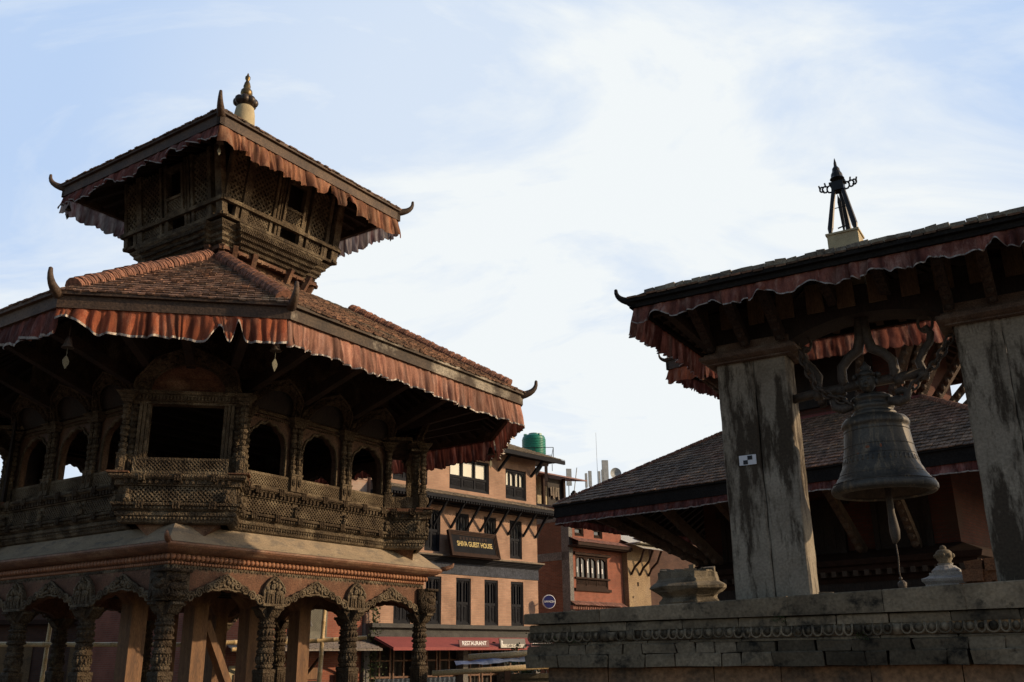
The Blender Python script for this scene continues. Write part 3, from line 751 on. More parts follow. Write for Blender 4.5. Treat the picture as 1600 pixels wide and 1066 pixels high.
m = colonette(4.06,5.19,1.15); bc = m.build('bay_column', OLDP, pav)
cols = [(-.79,-3.62),(.79,-3.62),(-.7,-3.5),(.7,-3.5),(-.78,-3.02),(.78,-3.02)]
cc = [bc]+[dup(bc,pav) for _ in range(5)]
for o,(e,y) in zip(cc,cols):
    a = -PI/4; o.location = (e*math.cos(a)-y*math.sin(a), e*math.sin(a)+y*math.cos(a), 0); o.rotation_euler[2] = a
    for k in (1,2,3):
        a2 = a+k*PI/2; dup(o,pav,rotz=a2,loc=(e*math.cos(a2)-y*math.sin(a2), e*math.sin(a2)+y*math.cos(a2),0))
bay.append(torana(.72,.6,5.25,-3.52,R(22),.2).build('bay_torana', OLD, pav))
m = MB(); m.M = Matrix.Translation((0,-3.5,5.25)) @ Matrix.Rotation(R(20),4,'X'); m.prism([(-.54,0),(.54,0),(.48,.2),(.32,.36),(0,.44),(-.32,.36),(-.48,.2)],0,.04); m.box(-.4,.3,-.03,0,.05,.08); m.box(-.3,.35,-.03,0,.17,.19); bay.append(m.build('bay_tympanum', REDW, pav))
m = MB(); m.box(-.9,.9,-3.62,-3.0,4.0,4.05)
for s1 in (-1,1): m.jbox(s1*.79-.14,s1*.79+.14,-3.79,-3.5,4.045,4.065,.003)
m.prism([(-.55,3.40),(-.25,3.12),(.0,3.36),(.25,3.12),(.55,3.40)],-3.5,-3.1)
bay.append(m.build('bay_bracket', REDW, pav))
m = MB(); m.box(-.98,.98,-3.05,-3.02,4.06,5.4)
for k in range(9): m.box(-.93+k*.21,-.77+k*.21,-3.07,-3.05,4.1,5.3)
o = m.build('bay_shutter', DARK, pav); o.rotation_euler[2] = -PI/4+3*PI/2
for o in bay:
    o.rotation_euler[2] = -PI/4
    for k in (1,2,3): dup(o,pav,rotz=-PI/4+k*PI/2)
# --- struts under the lower eave
m = MB(); m.beam((0,-2.62,5.45),(0,-4.35,6.0),.12,.16,up=(0,0,1)); m.lathe([(.05,0),(.09,.03),(.05,.1)],7,(0,-2.75,5.45))
st = m.build('eave_strut', SOFF, pav); first = True
for k in range(4):
    for u in (-1.6,-.56,.56,1.6):
        l,a = placed(st,u,k)
        if first: st.location = l; st.rotation_euler[2] = a; first = False
        else: dup(st,pav,rotz=a,loc=l)
for e in (-.9,0,.9):
    m = MB(); m.beam((e*.5,-3.02,5.5),(e,-4.9,6.0),.12,.16); st = m.build('eave_strut', SOFF, pav); st.rotation_euler[2] = -PI/4
    for k in (1,2,3): dup(st,pav,rotz=-PI/4+k*PI/2)
# --- lower octagonal roof: order of sides follows o8 (0 right face, 1,3,5,7 cut corners)
L_, M_ = 4.743, 2.734
roof(pav, o8(L_,M_), 5.81, o8(1.62,1.5), 7.9, .2, tile=(.095,.155), tmat=TILE, rmat=RIDGE, fmats=[FASCW,FASC,FASC,FASC,FASC,FASC,FASC,FASC], tiled=(0,1,5,6,7), rw=.3, rh=.25, inset=.08, hs=.42, raft=.32)
# --- tower
m = MB(); m.sweep([(0,7.75),(0,8.5)], sq_(1.0)); m.build('tower_neck', REDW, pav)
def notched(h, s=.4, n=.1):                                  # square whose corners step back
    p = []
    for k in range(4):
        for c in [(-h+s,-h),(h-s,-h),(h-s,-h+n),(h-n,-h+n),(h-n,-h+s)]: p.append(rot8(c,k))
    return p
m = MB()
m.sweep([(-.45,8.42),(-.12,8.42),(-.08,8.45),(-.08,8.5),(-.02,8.53),(-.02,8.58),(.03,8.61),(.03,8.66),(.09,8.7),(.09,8.74),(.14,8.79),(.15,8.82),(.06,8.84),(.06,8.87),(.1,8.89),(.03,8.9)], notched(1.25)); m.build('tower_cornice', OLDP, pav)
m = MB()
for z0,h in ((8.475,1.25-.07),(8.555,1.25-.01),(8.635,1.25+.04),(8.72,1.35)):
    n = 46
    for i in range(n):
        x = -h+.4+(i+.5)*(2*h-.8)/n; m.beam((x-.012,-h-.012,z0-.028),(x+.012,-h-.012,z0+.03),.025,.022,up=(0,1,0))
o = m.build('rope_moulding', OLD, pav); four(o,pav)
ti = math.atan2(.17,1.15)                                   # outward lean of the upper tower walls
def tilted(m): m.M = Matrix.Translation((0,-1.30,8.88)) @ Matrix.Rotation(ti,4,'X')
# face parts in (u, y<0 outward, v) with v from 0 (8.88) to 1.3 (10.15)
m = MB(); tilted(m)
fr = lambda x0,x1,z0,z1,d=.0,t=.05: m.box(x0,x1,-d-t,.04-d,z0,z1)
fr(-1.42,1.42,.235,.3,.05,.06); fr(-1.42,1.42,.30,.325,.0,.06); fr(-1.4,1.4,-.02,.03,.0,.07)
for x0,x1 in ((-1.36,-1.30),(-.98,-.90),(-.9,-.83),(-.2,-.14),(-.14,-.08),(.38,.44),(.44,.5),(1.02,1.1),(1.22,1.3),(1.3,1.38)): fr(x0,x1,.03,1.3,.0,.05+.02*(int(x0*50)%2))
fr(-.30,-.24,.3,1.3,.03,.04); fr(.56,.62,.3,1.3,.03,.04)
fr(-.1,.4,.30,.36,.05,.05); fr(-.1,.4,.58,.63,.06,.05); fr(-.1,-.05,.36,1.2,.06,.05); fr(.35,.4,.36,1.2,.06,.05); fr(-.1,.4,1.1,1.2,.06,.05)
for x0,x1 in ((-1.1,-1.02),(-.33,-.27),(.56,.62),(.96,1.02)): fr(x0,x1,.03,.235,.0,.06)
o = m.build('tower_frame', OLDP, pav); four(o,pav)
for x0,x1,z0,z1,y0,y1,sp_,w_ in ((-.82,-.32,.34,1.25,-.035,-.01,.105,.034),(.64,1.0,.34,1.25,-.035,-.01,.105,.034),(-1.29,-1.0,.34,1.25,-.035,-.01,.105,.034),(-.82,-.35,.04,.23,-.035,-.01,.07,.026),(.64,.95,.04,.23,-.035,-.01,.07,.026),(-.04,.34,.37,.57,-.085,-.06,.07,.026)):
    m = MB(); tilted(m); lattice(m,x0,x1,z0,z1,y0,y1,sp_,w_); o = m.build('lattice_panel', OLDP, pav); four(o,pav)
m = MB(); m.sweep([(0,8.86),(.17,10.2)], sq_(1.1)); m.build('tower_core', DARK, pav)
m = MB()
for x0,z0 in ((-.78,7.95),(-.4,7.9),(.35,7.9),(.75,7.95)): m.beam((x0,-1.0,z0),(x0*1.15,-1.22,8.46),.09,.09)
m.beam((.93,-.93,7.95),(1.1,-1.1,8.46),.1,.1); m.box(-1.1,1.1,-1.16,-1.06,8.36,8.42)
for k in range(14): m.lathe([(.03,0),(.04,.03),(.02,.06)],6,(-1.1+k*.17,-1.14,8.34))
o = m.build('tower_bracket', REDW, pav); four(o,pav)
roof(pav, sq_(2.231), 9.87, sq_(.14), 11.2, .22, tile=(.095,.155), tmat=TILE, fmats=[FASC]*4, rw=.28, rh=.22, inset=.12, hs=.42, raft=.32)
# gilt finial
m = MB(); m.lathe([(.2,11.1),(.2,11.3),(.2,11.72),(.19,11.9),(.17,12.02),(.13,12.06)],20); fi = m.build('finial', PLAST, pav, True); fi.location = (0,0,-.87); fi.scale = (1.05,1.05,1.08)
m = MB(); m.lathe([(.1,12.03),(.16,12.06),(.2,12.14),(.12,12.22),(.08,12.26)],16)
for k in range(8):
    a = 2*PI*k/8; m.ball((.155*math.cos(a),.155*math.sin(a),12.15),.085,9,6,1,1,1.05)
m.build('lotus_ring', LOTUS, fi, True)
m = MB(); m.lathe([(.05,12.24),(.09,12.28),(.115,12.34),(.105,12.4),(.07,12.44),(.065,12.455),(.07,12.5),(.06,12.53),(.055,12.56),(.035,12.6),(.03,12.62),(.05,12.66),(.05,12.7),(.025,12.73),(.012,12.78)],16); m.build('gilt_bulb', GOLD, fi, True)

# --- cloth valances and wind bells of the pavilion
GV = 'pleated cloth valances of the pavilion eaves'
zl = 5.82
valance('cloth_valance','bright orange red pleated valance with gathered ends across the cut corner of the lower roof',MP,(-L_+.02,-M_+.03,zl),(-M_-.02,-L_+.05,zl),.36,CLOTHO,GV,.12,.055,.2,lifts=((.1,.45,.62),(1.92,.14,.55),(2.18,.12,.7)),seed=3,hemw=.03)
valance('cloth_valance','long faded rose pleated valance along the sunlit right lower eave of the pavilion',MP,(-M_,-L_+.05,zl),(M_,-L_+.05,zl),.38,CLOTHP,GV,.11,.045,.2,seed=5)
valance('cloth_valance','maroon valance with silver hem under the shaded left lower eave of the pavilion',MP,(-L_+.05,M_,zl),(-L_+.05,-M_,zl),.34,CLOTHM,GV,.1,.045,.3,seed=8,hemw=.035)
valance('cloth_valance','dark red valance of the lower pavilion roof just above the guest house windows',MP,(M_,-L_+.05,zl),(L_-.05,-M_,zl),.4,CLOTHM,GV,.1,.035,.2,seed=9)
valance('cloth_valance','red valance on the far right lower eave, seen nearly edge on and from behind',MP,(L_-.05,-M_,zl),(L_-.05,M_,zl),.4,CLOTHM,GV,.1,.035,.2,seed=10)
zt = 9.88
valance('cloth_valance','brown orange valance with hitched up folds under the sunlit right eave of the top roof',MP,(-2.2,-2.2,zt),(2.2,-2.2,zt),.36,CLOTHB,GV,.16,.07,.35,lifts=((2.45,.22,.85),(2.95,.16,.9),(3.1,.12,.6)),seed=12,hemw=0)
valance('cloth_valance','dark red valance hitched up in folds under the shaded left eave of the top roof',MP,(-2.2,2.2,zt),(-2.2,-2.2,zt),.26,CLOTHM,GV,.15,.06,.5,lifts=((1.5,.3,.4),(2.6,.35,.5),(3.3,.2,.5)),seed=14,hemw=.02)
valance('cloth_valance','white and maroon striped valance seen from behind, left end of the top roof',MP,(2.2,2.2,zt),(-2.2,2.2,zt),.33,CLOTHW,GV,.12,.04,.25,seed=15,hemw=0)
valance('cloth_valance','white and maroon striped valance seen from behind, right end of the top roof',MP,(2.2,-2.2,zt),(2.2,2.2,zt),.33,CLOTHW,GV,.12,.04,.35,seed=16,hemw=0)
windbell('wind bell with pale leaf clapper at the left end of the orange valance', MP, (-L_+.28,-M_+.1,5.52))
windbell('wind bell with leaf clapper at the corner between the orange and the rose valance', MP, (-M_-.02,-L_+.22,5.56))
windbell('wind bell with leaf clapper hanging under the front corner of the top roof', MP, (-2.08,-2.08,9.74), .8)
windbell('small dark wind bell under the right corner of the top roof against the sky', MP, (2.1,-2.1,9.72), .7, False)
windbell('small dark wind bell under the left corner of the top roof against the sky', MP, (-2.12,2.12,9.72), .7, False)
windbell('wind bell with leaf clapper hanging above the top windows of the guest house', MP, (L_-.3,-M_-.1,5.6))

# ================================================================== stone platform of the bell
MS = frame(2.591, 11.483, R(-31))
plat = thing('stone_platform', 'weathered grey stone platform with carved lotus petal course carrying the bell shelter', 'platform', MS)
PX0, PX1, PY0, PY1 = -2.58, 5.6, -.4, 3.2
def course(name, z0, z1, out, wmin, wmax, mt, slope=0.0, j=.006, gap=.006, depth=.35, skip=()):
    m = MB(); x = PX0-out
    while x < PX1:
        w = rnd.uniform(wmin,wmax); x1 = min(x+w, PX1)
        dz = slope*(x-PX0); dz1 = slope*(x1-PX0); o = out+rnd.uniform(-.008,.008)
        g = lambda: rnd.uniform(-j,j)
        a,b_ = x+gap/2, x1-gap/2; y0,y1 = PY0-o, PY0+depth
        zt0, zt1 = z1+dz+g()*.5, z1+dz1+g()*.5; c = .012
        vs = [(a+g(),y0+g(),z0+g()*.4),(b_+g(),y0+g(),z0+g()*.4),(b_,y1,z0),(a,y1,z0),(a+g(),y0+g(),zt0-c),(b_+g(),y0+g(),zt1-c),(b_,y1,zt1),(a,y1,zt0),(a+c,y0+c,zt0),(b_-c,y0+c,zt1)]
        m.add(vs,[(0,3,2,1),(0,1,5,4),(1,2,6,9,5),(3,0,4,8,7),(4,5,9,8),(8,9,6,7),(2,3,7,6)])
        x = x1
    y = PY0+depth                                          # left return of the course
    while y < PY1:
        w = rnd.uniform(wmin,wmax); m.jbox(PX0-out,PX0-out+.3,y+gap/2,min(y+w,PY1)-gap/2,z0,z1,j*.6); y += w
    return m.build(name, mt, plat)
course('coping', 2.005,2.13,.05,.7,1.3,PSTONE,.0245,.005,.004,.6)
course('block_course', 1.9,1.995,.0,.35,.9,PSTONE,.0,.008,.008)
course('block_course', 1.745,1.775,-.01,.5,.9,PSTONE,0,.006,.006)
course('block_course', 1.63,1.745,.02,.22,.6,PSTONE,0,.016,.016)
course('block_course', 1.485,1.63,.05,.2,.6,PSTONE,0,.015,.016)
course('recessed_course', 1.25,1.485,-.16,.6,1.4,PSTONE2,0,.008,.01)
course('recessed_course', .9,1.25,-.1,.6,1.4,PSTONE2,0,.008,.01)
course('lower_course', .0,.9,.1,.8,1.6,PSTONE,0,.01,.01)
m = MB(); x = PX0                                          # lotus petal course
m.box(PX0-.02,PX1,PY0+.02,PY0+.3,1.78,1.9)
while x < PX1:
    w = rnd.uniform(.085,.13)
    if rnd.random() < .9:
        dz = rnd.uniform(-.006,.006); r = w*.46
        pts = [(x+w/2-r,PY0-.03,1.895)]+[(x+w/2-r*math.cos(PI*i/8),PY0-.05,1.84-.052*math.sin(PI*i/8)+dz) for i in range(9)]+[(x+w/2+r,PY0-.03,1.895)]
        m.tube(pts,.011,5); m.ball((x+w/2,PY0-.0,1.85),r*.75,8,6,1,.8,1.05)
    else: m.jbox(x,x+w,PY0-.03,PY0+.05,1.79,1.89,.012)
    x += w
m.build('lotus_petal_course', PSTONE, plat, True)
m = MB(); m.box(PX0+.25,PX1,PY0+.25,PY1,1.2,2.12); m.add([(PX0,PY0+.5,2.12),(PX1,PY0+.5,2.30),(PX1,PY1,2.30),(PX0,PY1,2.12)],[(0,1,2,3)]); m.build('platform_core', PSTONE, plat)
# moss and small plants in the joints
for n,(x,z,s_) in enumerate(((-2.2,1.79,.1),(-1.95,1.785,.09),(.62,1.95,.07),(1.45,1.76,.08))):
    th = thing('joint_plant', ['low green weed in the joint near the left end of the stone platform','small green weed right of the first one under the petal course','dry little weed above the petal course right of the stone pillar base','tuft of weed in the joint under the petal course below the bell'][n], 'plant', MS @ Matrix.Translation((x,PY0-.03,z)), 'weeds in the platform joints')
    m = MB()
    for k in range(40):
        p = Vector((rnd.uniform(-s_,s_),rnd.uniform(-.03,.0),rnd.uniform(-.03,.05))); a = Vector((rnd.uniform(-1,1),rnd.uniform(-1,.2),rnd.uniform(-.3,1))).normalized()*.022; b_ = a.cross(Vector((rnd.random(),rnd.random(),rnd.random()))).normalized()*.008
        m.add([p-b_,p+b_,p+a],[(0,1,2)])
    m.build('leaves', LEAF, th)

# ================================================================== bell shelter
sh = thing('bell_shelter', 'stone pillared shelter with low tiled roof and red valances over the big bell', 'shelter', MS)
def slab(x0,x1,y0,y1,z0,z1,top):
    # worn slab with uneven edges
    m = MB(); n = 16; vs = []; fs = []
    for i in range(n+1):
        t = i/n; z = z0+(z1-z0)*t
        g = lambda s=.006: rnd.uniform(-s,s)
        c = .018
        ring = [(x0+g(),y0+c),(x0+c,y0+g(.004)),((x0+x1)/2,y0+g(.005)),(x1-c,y0+g(.004)),(x1+g(.012),y0+c),(x1+g(.014),(y0+y1)/2),(x1+g(),y1),(x0+g(),y1)]
        vs += [(x,y,z) for x,y in ring]
    k = 8
    for i in range(n):
        for q in range(k): fs.append((i*k+q,i*k+(q+1)%k,(i+1)*k+(q+1)%k,(i+1)*k+q))
    fs += [tuple(range(k-1,-1,-1)),tuple(n*k+q for q in range(k))]
    m.add(vs,fs); return m
for x0 in (0.0, 2.79):
    pl = slab(x0,x0+.465,0,.36,2.12,5.1,0).build('pillar_slab', STONE, sh)
    pl2 = slab(x0+.475,x0+.885,.004,.37,2.12,5.1,0).build('pillar_slab', STONE, sh)
    m = MB(); m.sq([(.6,0)]) if False else None
    m.sweep([(0,5.08),(.06,5.085),(.06,5.1),(.1,5.115),(.14,5.14),(.14,5.185),(.09,5.19),(.09,5.22),(.05,5.235),(.05,5.33),(-.3,5.335)],[(x0-.02,-.02),(x0+.905,-.02),(x0+.905,.39),(x0-.02,.39)])
    m.box(x0-.0,x0+.88,0,.37,5.082,5.32)
    m.build('pillar_cap', CAPW, sh)
# arched lintel and wall plate
m = MB(); n = 20
lo = [(.9+1.87*i/n, 5.2+.24*math.sin(PI*i/n)**.7) for i in range(n+1)]
m.strip(lo,[(x,5.62) for x,_ in lo],-.02,.4)
m.box(-.1,.9,-.02,.4,5.335,5.62); m.box(2.77,3.78,-.02,.4,5.335,5.62); m.build('arched_lintel', DARK, sh)
m = MB(); m.box(-.3,4.0,-.12,.5,5.62,5.74); m.build('wall_plate', DARK, sh)
BOARD = mat('ceiling_board',(.14,.09,.045),(.08,.05,.028),3,.75,.3,30,stretch=(3,1,.4))
m = MB()
for k in range(12):
    x = -.2+k*.36; m.box(x,x+.2,-.16,-.12,5.5,5.86)
m.build('frieze_boards', BOARD, sh)
for i,x in enumerate((.0,.44,.88,2.79,3.23,3.67,1.55,2.15)):
    m = MB()
    zb = 5.3 if i < 6 else 5.62
    m.beam((x,-.1,zb),(x,-.95,5.82),.11,.14)
    for k in range(6): m.ball((x,-.17-k*.12,zb-.03+k*.075*(1 if i<6 else .3)),.05,6,4)
    m.build('carved_strut', SOFF, sh)
    m = MB(); m.beam((x,.48,zb),(x,1.3,5.82),.11,.14); m.build('carved_strut', SOFF, sh)
for sx,x,xe in ((-1,0,-.42),(1,3.67,4.1)):
    m = MB(); m.beam((x,-.05,5.3),(xe,-.95,5.82),.11,.14); m.build('carved_strut', SOFF, sh)
SE = [(-.67,-1.1),(4.33,-1.1),(4.33,1.46),(-.67,1.46)]
rz = 5.67
roofM = Matrix.Rotation(0,4,'X')
roof(sh, SE, rz, [(1.1,.1),(2.57,.1),(2.57,.26),(1.1,.26)], 6.22, .1, tile=(.13,.2), tmat=TILED, fmats=[FASCB]*4, tiled=(0,3), hips=False, hornmat=FASCB, hs=.27, raft=.3)
m = MB()
x = SE[0][0]+.22
while x < SE[1][0]-.2:                                      # pale eave tiles bedded in mortar along the front edge
    w = rnd.uniform(.09,.16); m.jbox(x,x+w-.004,SE[0][1]-.03+rnd.uniform(-.015,.015),SE[0][1]+.25,rz+.135,rz+.19+rnd.uniform(-.006,.012),.007); x += w
m.build('eave_tile_band', mat('mortared_tile',(.3,.25,.17),(.16,.14,.11),5,.9,.5,40,c3=(.1,.09,.08),island=.35), sh)
GS = 'pleated red valances of the bell shelter'
lf = tuple((.35+.62*k+rnd.uniform(-.12,.12), rnd.uniform(.13,.24), rnd.uniform(.3,.65)) for k in range(8))
valance('cloth_valance','scalloped dark red valance with silver hem along the front eave over the bell',MS,(SE[0][0]+.04,SE[0][1]+.04,rz),(SE[1][0]-.04,SE[0][1]+.04,rz),.21,CLOTHR,GS,.1,.055,.35,lifts=lf,seed=21,hemw=.016)
valance('cloth_valance','dark red valance on the left end eave of the bell shelter against the sky',MS,(SE[0][0]+.04,SE[2][1]-.04,rz),(SE[0][0]+.04,SE[0][1]+.04,rz),.3,CLOTHR,GS,.11,.05,.2,seed=22,hemw=.01)
valance('cloth_valance','bright red back eave valance of the bell shelter, glimpsed above the bell hanger',MS,(SE[1][0]-.04,SE[2][1]-.04,rz),(SE[0][0]+.04,SE[2][1]-.04,rz),.27,CLOTHR,GS,.11,.05,.2,seed=23,hemw=.01)
# roof finial
ff = MB(); ff.M = Matrix.Translation((1.735,.18,-.14)); ff.box(-.185,.185,-.16,.16,5.95,6.66); ff.box(-.2,.2,-.175,.175,6.66,6.685)
fp = ff.build('finial_block', PLAST, sh)
def fin(nm, fn, mt=BLACK):
    m = MB(); m.M = Matrix.Translation((1.735,.18,-.14)); fn(m); return m.build(nm, mt, fp, False)
for dx_,dy_ in ((-.15,-.1),(.155,-.08),(.04,.14)):
    fin('finial_leg', lambda m: m.tube([(dx_,dy_,6.68),(dx_*.98,dy_,6.72),(dx_*.95,dy_*.9,6.78),(dx_*.35,dy_*.4,7.32)],[.012,.024,.037,.028],8))
fin('finial_blade', lambda m: (m.tube([(.0,0,6.68),(.0,0,6.74),(0,0,6.85),(-.01,0,7.15),(-.02,0,7.26)],[.012,.012,.02,.026,.003],6), m.tube([(-.07,0,6.8),(0,0,6.815),(.07,0,6.8)],.01,5), m.tube([(-.08,0,7.08),(.06,0,7.08)],.006,5)))
def head(m):
    m.box(-.075,.075,-.07,.07,7.3,7.42); m.box(-.1,.1,-.05,.05,7.4,7.43)
    for s1 in (-1,1):
        for r_,z in ((.05,7.36),(.045,7.37),(.035,7.38)):
            x0 = s1*(.1 if r_ == .05 else .16 if r_ == .045 else .2)
            m.tube([(x0+s1*r_*math.cos(a)*.8,0,z+r_*math.sin(a)) for a in [k*.7-2.5 for k in range(8)]],.012,5)
        m.tube([(s1*.15,0,7.4),(s1*.16,0,7.46)],.011,5); m.tube([(s1*.22,0,7.38),(s1*.235,0,7.44)],.011,5)
fin('finial_bracket', head)
fin('finial_canopy', lambda m: m.lathe([(.015,7.42),(.015,7.47),(.09,7.475),(.075,7.5),(.07,7.54),(.05,7.58),(.045,7.62),(.02,7.66),(.018,7.7),(.004,7.77)],14))

# ================================================================== bell, its hanger and chains
MBell = MS @ Matrix.Translation((1.78,.2,0))
bl = thing('big_bell', 'large weathered bronze bell hanging between the two stone pillars', 'bell', MBell)
m = MB()
m.lathe([(.47,3.33),(.5,3.31),(.55,3.32),(.575,3.35),(.575,3.39),(.55,3.43),(.52,3.46),(.5,3.485),(.495,3.5),(.475,3.52),(.46,3.56),(.455,3.575),(.43,3.62),(.405,3.72),(.385,3.83),(.37,3.95),(.36,4.05),(.358,4.08),(.372,4.09),(.378,4.12),(.37,4.15),(.34,4.19),(.28,4.215),(.05,4.23)],48,caps=False)
o = m.build('bell_body', BRONZE, bl, True)
m = MB(); m.lathe([(.57,3.335),(.47,3.34),(.44,3.5),(.38,3.75),(.3,4.1),(.02,4.15)],32,caps=False); m.build('bell_inside', IRON, bl, True)
m = MB(); m.lathe([(.25,4.21),(.25,4.25),(.24,4.26),(.21,4.28),(.23,4.3),(.24,4.33),(.23,4.35),(.21,4.36),(.21,4.39),(.235,4.41),(.24,4.43),(.22,4.45),(.19,4.46),(.17,4.48)],24); m.build('bell_crown', BRONZE, bl, True)
m = MB()
for k in range(30):
    a = 2*PI*k/30; m.ball((.358*math.cos(a)*1.25,.358*math.sin(a)*1.25,3.555),.014,5,4)
for k in range(20): m.box(*(0,0,0,0,0,0)) if False else None
m.tube([(.468*math.cos(2*PI*k/40),.468*math.sin(2*PI*k/40),3.53) for k in range(41)],.008,5); m.tube([(.362*math.cos(2*PI*k/40),.362*math.sin(2*PI*k/40),4.03) for k in range(41)],.007,5)
for rr_,zz_ in ((.382,3.85),(.40,3.74),(.552,3.43)): m.tube([(rr_*math.cos(2*PI*k/40),rr_*math.sin(2*PI*k/40),zz_) for k in range(41)],.006,5)
for k in range(44):
    a = 2*PI*k/44; m.beam((.415*math.cos(a),.415*math.sin(a),3.655),(.402*math.cos(a),.402*math.sin(a),3.71),.022,.016)
m.build('relief_band', BRONZE, bl, True)
m = MB()                                                    # orange pigment mark smeared on the bell's face
for (x,z,sx,sz) in ((-.05,3.8,.045,.03),(-.13,3.74,.08,.022),(.02,3.76,.05,.02),(.09,3.8,.02,.045),(-.02,3.72,.05,.015)):
    yb = -math.sqrt(max(.39**2-x*x,.01))+.004
    m.ball((x,yb,z),1,10,6,sx*.6,.01,sz*.6)
m.build('pigment_mark', ORGP, bl, True)
m = MB()                                                    # guardian face on the crown
m.ball((0,-.17,4.6),.1,12,9,1,.85,1.25); m.ball((0,-.25,4.58),.028,7,5); m.ball((-.04,-.245,4.63),.02,7,5); m.ball((.04,-.245,4.63),.02,7,5)
m.tube([(-.045,-.245,4.535),(0,-.26,4.525),(.045,-.245,4.535)],.012,5); m.lathe([(.1,4.66),(.115,4.69),(.08,4.72),(.05,4.75),(.065,4.78),(.03,4.82),(.005,4.86)],12,(0,-.15,0))
for s1 in (-1,1): m.ball((s1*.105,-.16,4.6),.03,6,5,sz=1.6); m.ball((s1*.13,-.15,4.68),.035,6,5)
for k in range(-3,4): m.ball((k*.028,-.245,4.685),.016,6,4)
m.build('guardian_face', BRONZE, bl, True)
m = MB(); m.tube([(.03,0,4.1),(.04,0,3.1),(.045,0,3.0),(.05,0,2.9),(.05,0,2.82),(.03,0,2.76)],[.04,.04,.05,.058,.05,.02],9); m.build('clapper', mat('clapper_wood',(.09,.07,.05),(.045,.036,.03),6,.7), bl, True)
m = MB(); m.tube([(.04,0,2.78),(.045,0.01,2.6),(.035,0,2.45),(.045,0,2.36)],.009,6); m.lathe([(.012,0),(.04,.03),(.05,.09),(.02,.12)],9,(.05,0,2.24)); m.ball((.04,0,2.38),.02,6,5); m.build('pull_cord', IRON, bl, True)
hg = thing('bell_hanger', 'iron bar with curved hooks and ring carrying the big bell under the lintel', 'hanger', MBell)
m = MB(); m.tube([(-.95,0,4.56),(-.62,0,4.6),(.62,0,4.66)],.055,10)
for x in (-.6,-.33,.33,.6): m.lathe([(.06,-.05),(.068,-.03),(.068,.03),(.06,.05)],10,(0,0,0)) if False else m.tube([(x-.05,0,4.6+x*.05),(x+.05,0,4.605+x*.05)],.062,10)
m.build('carrying_bar', IRON, hg, True)
for s1 in (-1,1):
    m = MB(); m.tube([(s1*.28,-.0,4.62),(s1*.3,-.01,4.72),(s1*.29,-.01,4.86),(s1*.2,0,4.97),(s1*.08,0,5.05),(s1*.045,0,5.18),(s1*.03,0,5.45)],[.055,.058,.06,.06,.066,.062,.05],8); m.build('yoke_arm', IRON, hg, True)
    m = MB(); m.tube([(s1*.58,.02,4.6),(s1*.6,.02,4.68),(s1*.57,.02,4.8),(s1*.64,.02,4.93),(s1*.72,.02,5.02),(s1*.74,.02,5.12),(s1*.7,.02,5.2),(s1*.64,.02,5.17)],[.045,.048,.048,.048,.045,.042,.036,.024],8); m.build('hook', IRON, hg, True)
    m = MB(); m.tube([(s1*.7+.08*math.cos(a),.02+.0,5.25+.11*math.sin(a)) for a in [2*PI*k/14 for k in range(15)]],.018,6); m.build('ring', IRON, hg, True)
def chain(label, pts, r=.042):
    th = thing('chain', label, 'chain', MBell, 'chains of the bell hanger')
    P = [Vector(p) for p in pts]; i = 0
    segs = []
    for a,b_ in zip(P[:-1],P[1:]):
        n = max(1,round((b_-a).length/.085))
        for k in range(n): segs.append((a.lerp(b_,k/n),a.lerp(b_,(k+1)/n)))
    m = MB()
    for i,(a,b_) in enumerate(segs):
        c = (a+b_)/2; d = (b_-a).normalized(); u = d.cross(Vector((0,1,0)) if i%2 else Vector((.3,.2,1))).normalized()
        l = (b_-a).length*.72
        m.tube([c+d*(l*math.cos(t))+u*(r*math.sin(t)) for t in [2*PI*k/10 for k in range(11)]],.016,5)
    m.build('chain_links', IRON, th, True); return th
chain('rusty chain from the left pillar cap drooping to the bell crown', [(-.72,-.2,5.1),(-.66,-.18,4.85),(-.55,-.16,4.6),(-.44,-.15,4.5),(-.28,-.14,4.42),(-.22,-.12,4.36)])
chain('rusty chain from the bell crown rising towards the right pillar', [(.22,-.05,4.38),(.4,-.05,4.42),(.52,-.03,4.55),(.75,0,4.75),(.95,.05,5.05)])
for s1 in (-1,1):
    m = MB(); m.tube([(s1*.2,-.1,4.36),(s1*.32,-.12,4.33),(s1*.4,-.12,4.36),(s1*.42,-.1,4.44),(s1*.36,-.08,4.47),(s1*.28,-.08,4.45)],[.05,.06,.05,.045,.045,.03],8); m.build('crown_lug', IRON, hg, True)

# small things on the platform and pillar
tk = thing('survey_target', 'small black and white checked survey marker on the left stone pillar', 'marker', MS @ Matrix.Translation((.3,-.012,3.845)))
m = MB(); m.box(-.105,.105,-.004,.004,-.06,.06); m.build('sheet', PAPERW, tk)
m = MB(); m.box(-.0,.06,-.007,-.0045,.0,.05); m.box(-.055,-.0,-.007,-.0045,-.052,-.001); m.build('print', PAPERK, tk)
m = MB(); n = 8; prof = [(.5,0),(.54,.04),(.55,.09),(.5,.13),(.49,.16),(.53,.2),(.62,.25),(.7,.3),(.705,.34),(.64,.38),(.58,.4),(.56,.43),(.54,.47),(.54,.56)]
m.lathe([(r*.86,z) for r,z in prof],n,(0,0,0),PI/8)
m.v = [(x+rnd.uniform(-.014,.014),y+rnd.uniform(-.014,.014),z+rnd.uniform(-.008,.008)) for x,y,z in m.v]
for q in range(9): m.jbox(-.02,.02,-.02,.02,0,.01,.0) if False else None
lt = thing('broken_pillar_base', 'broken octagonal moulded stone base lying left of the stone pillar', 'stone', MS @ Matrix.Translation((-.86,.75,2.19)) @ Matrix.Rotation(.2,4,'Z') @ Matrix.Rotation(.04,4,'X') @ Matrix.Diagonal((.84,.84,.78,1)))
m.build('moulded_drum', LSTONE, lt)
m = MB()
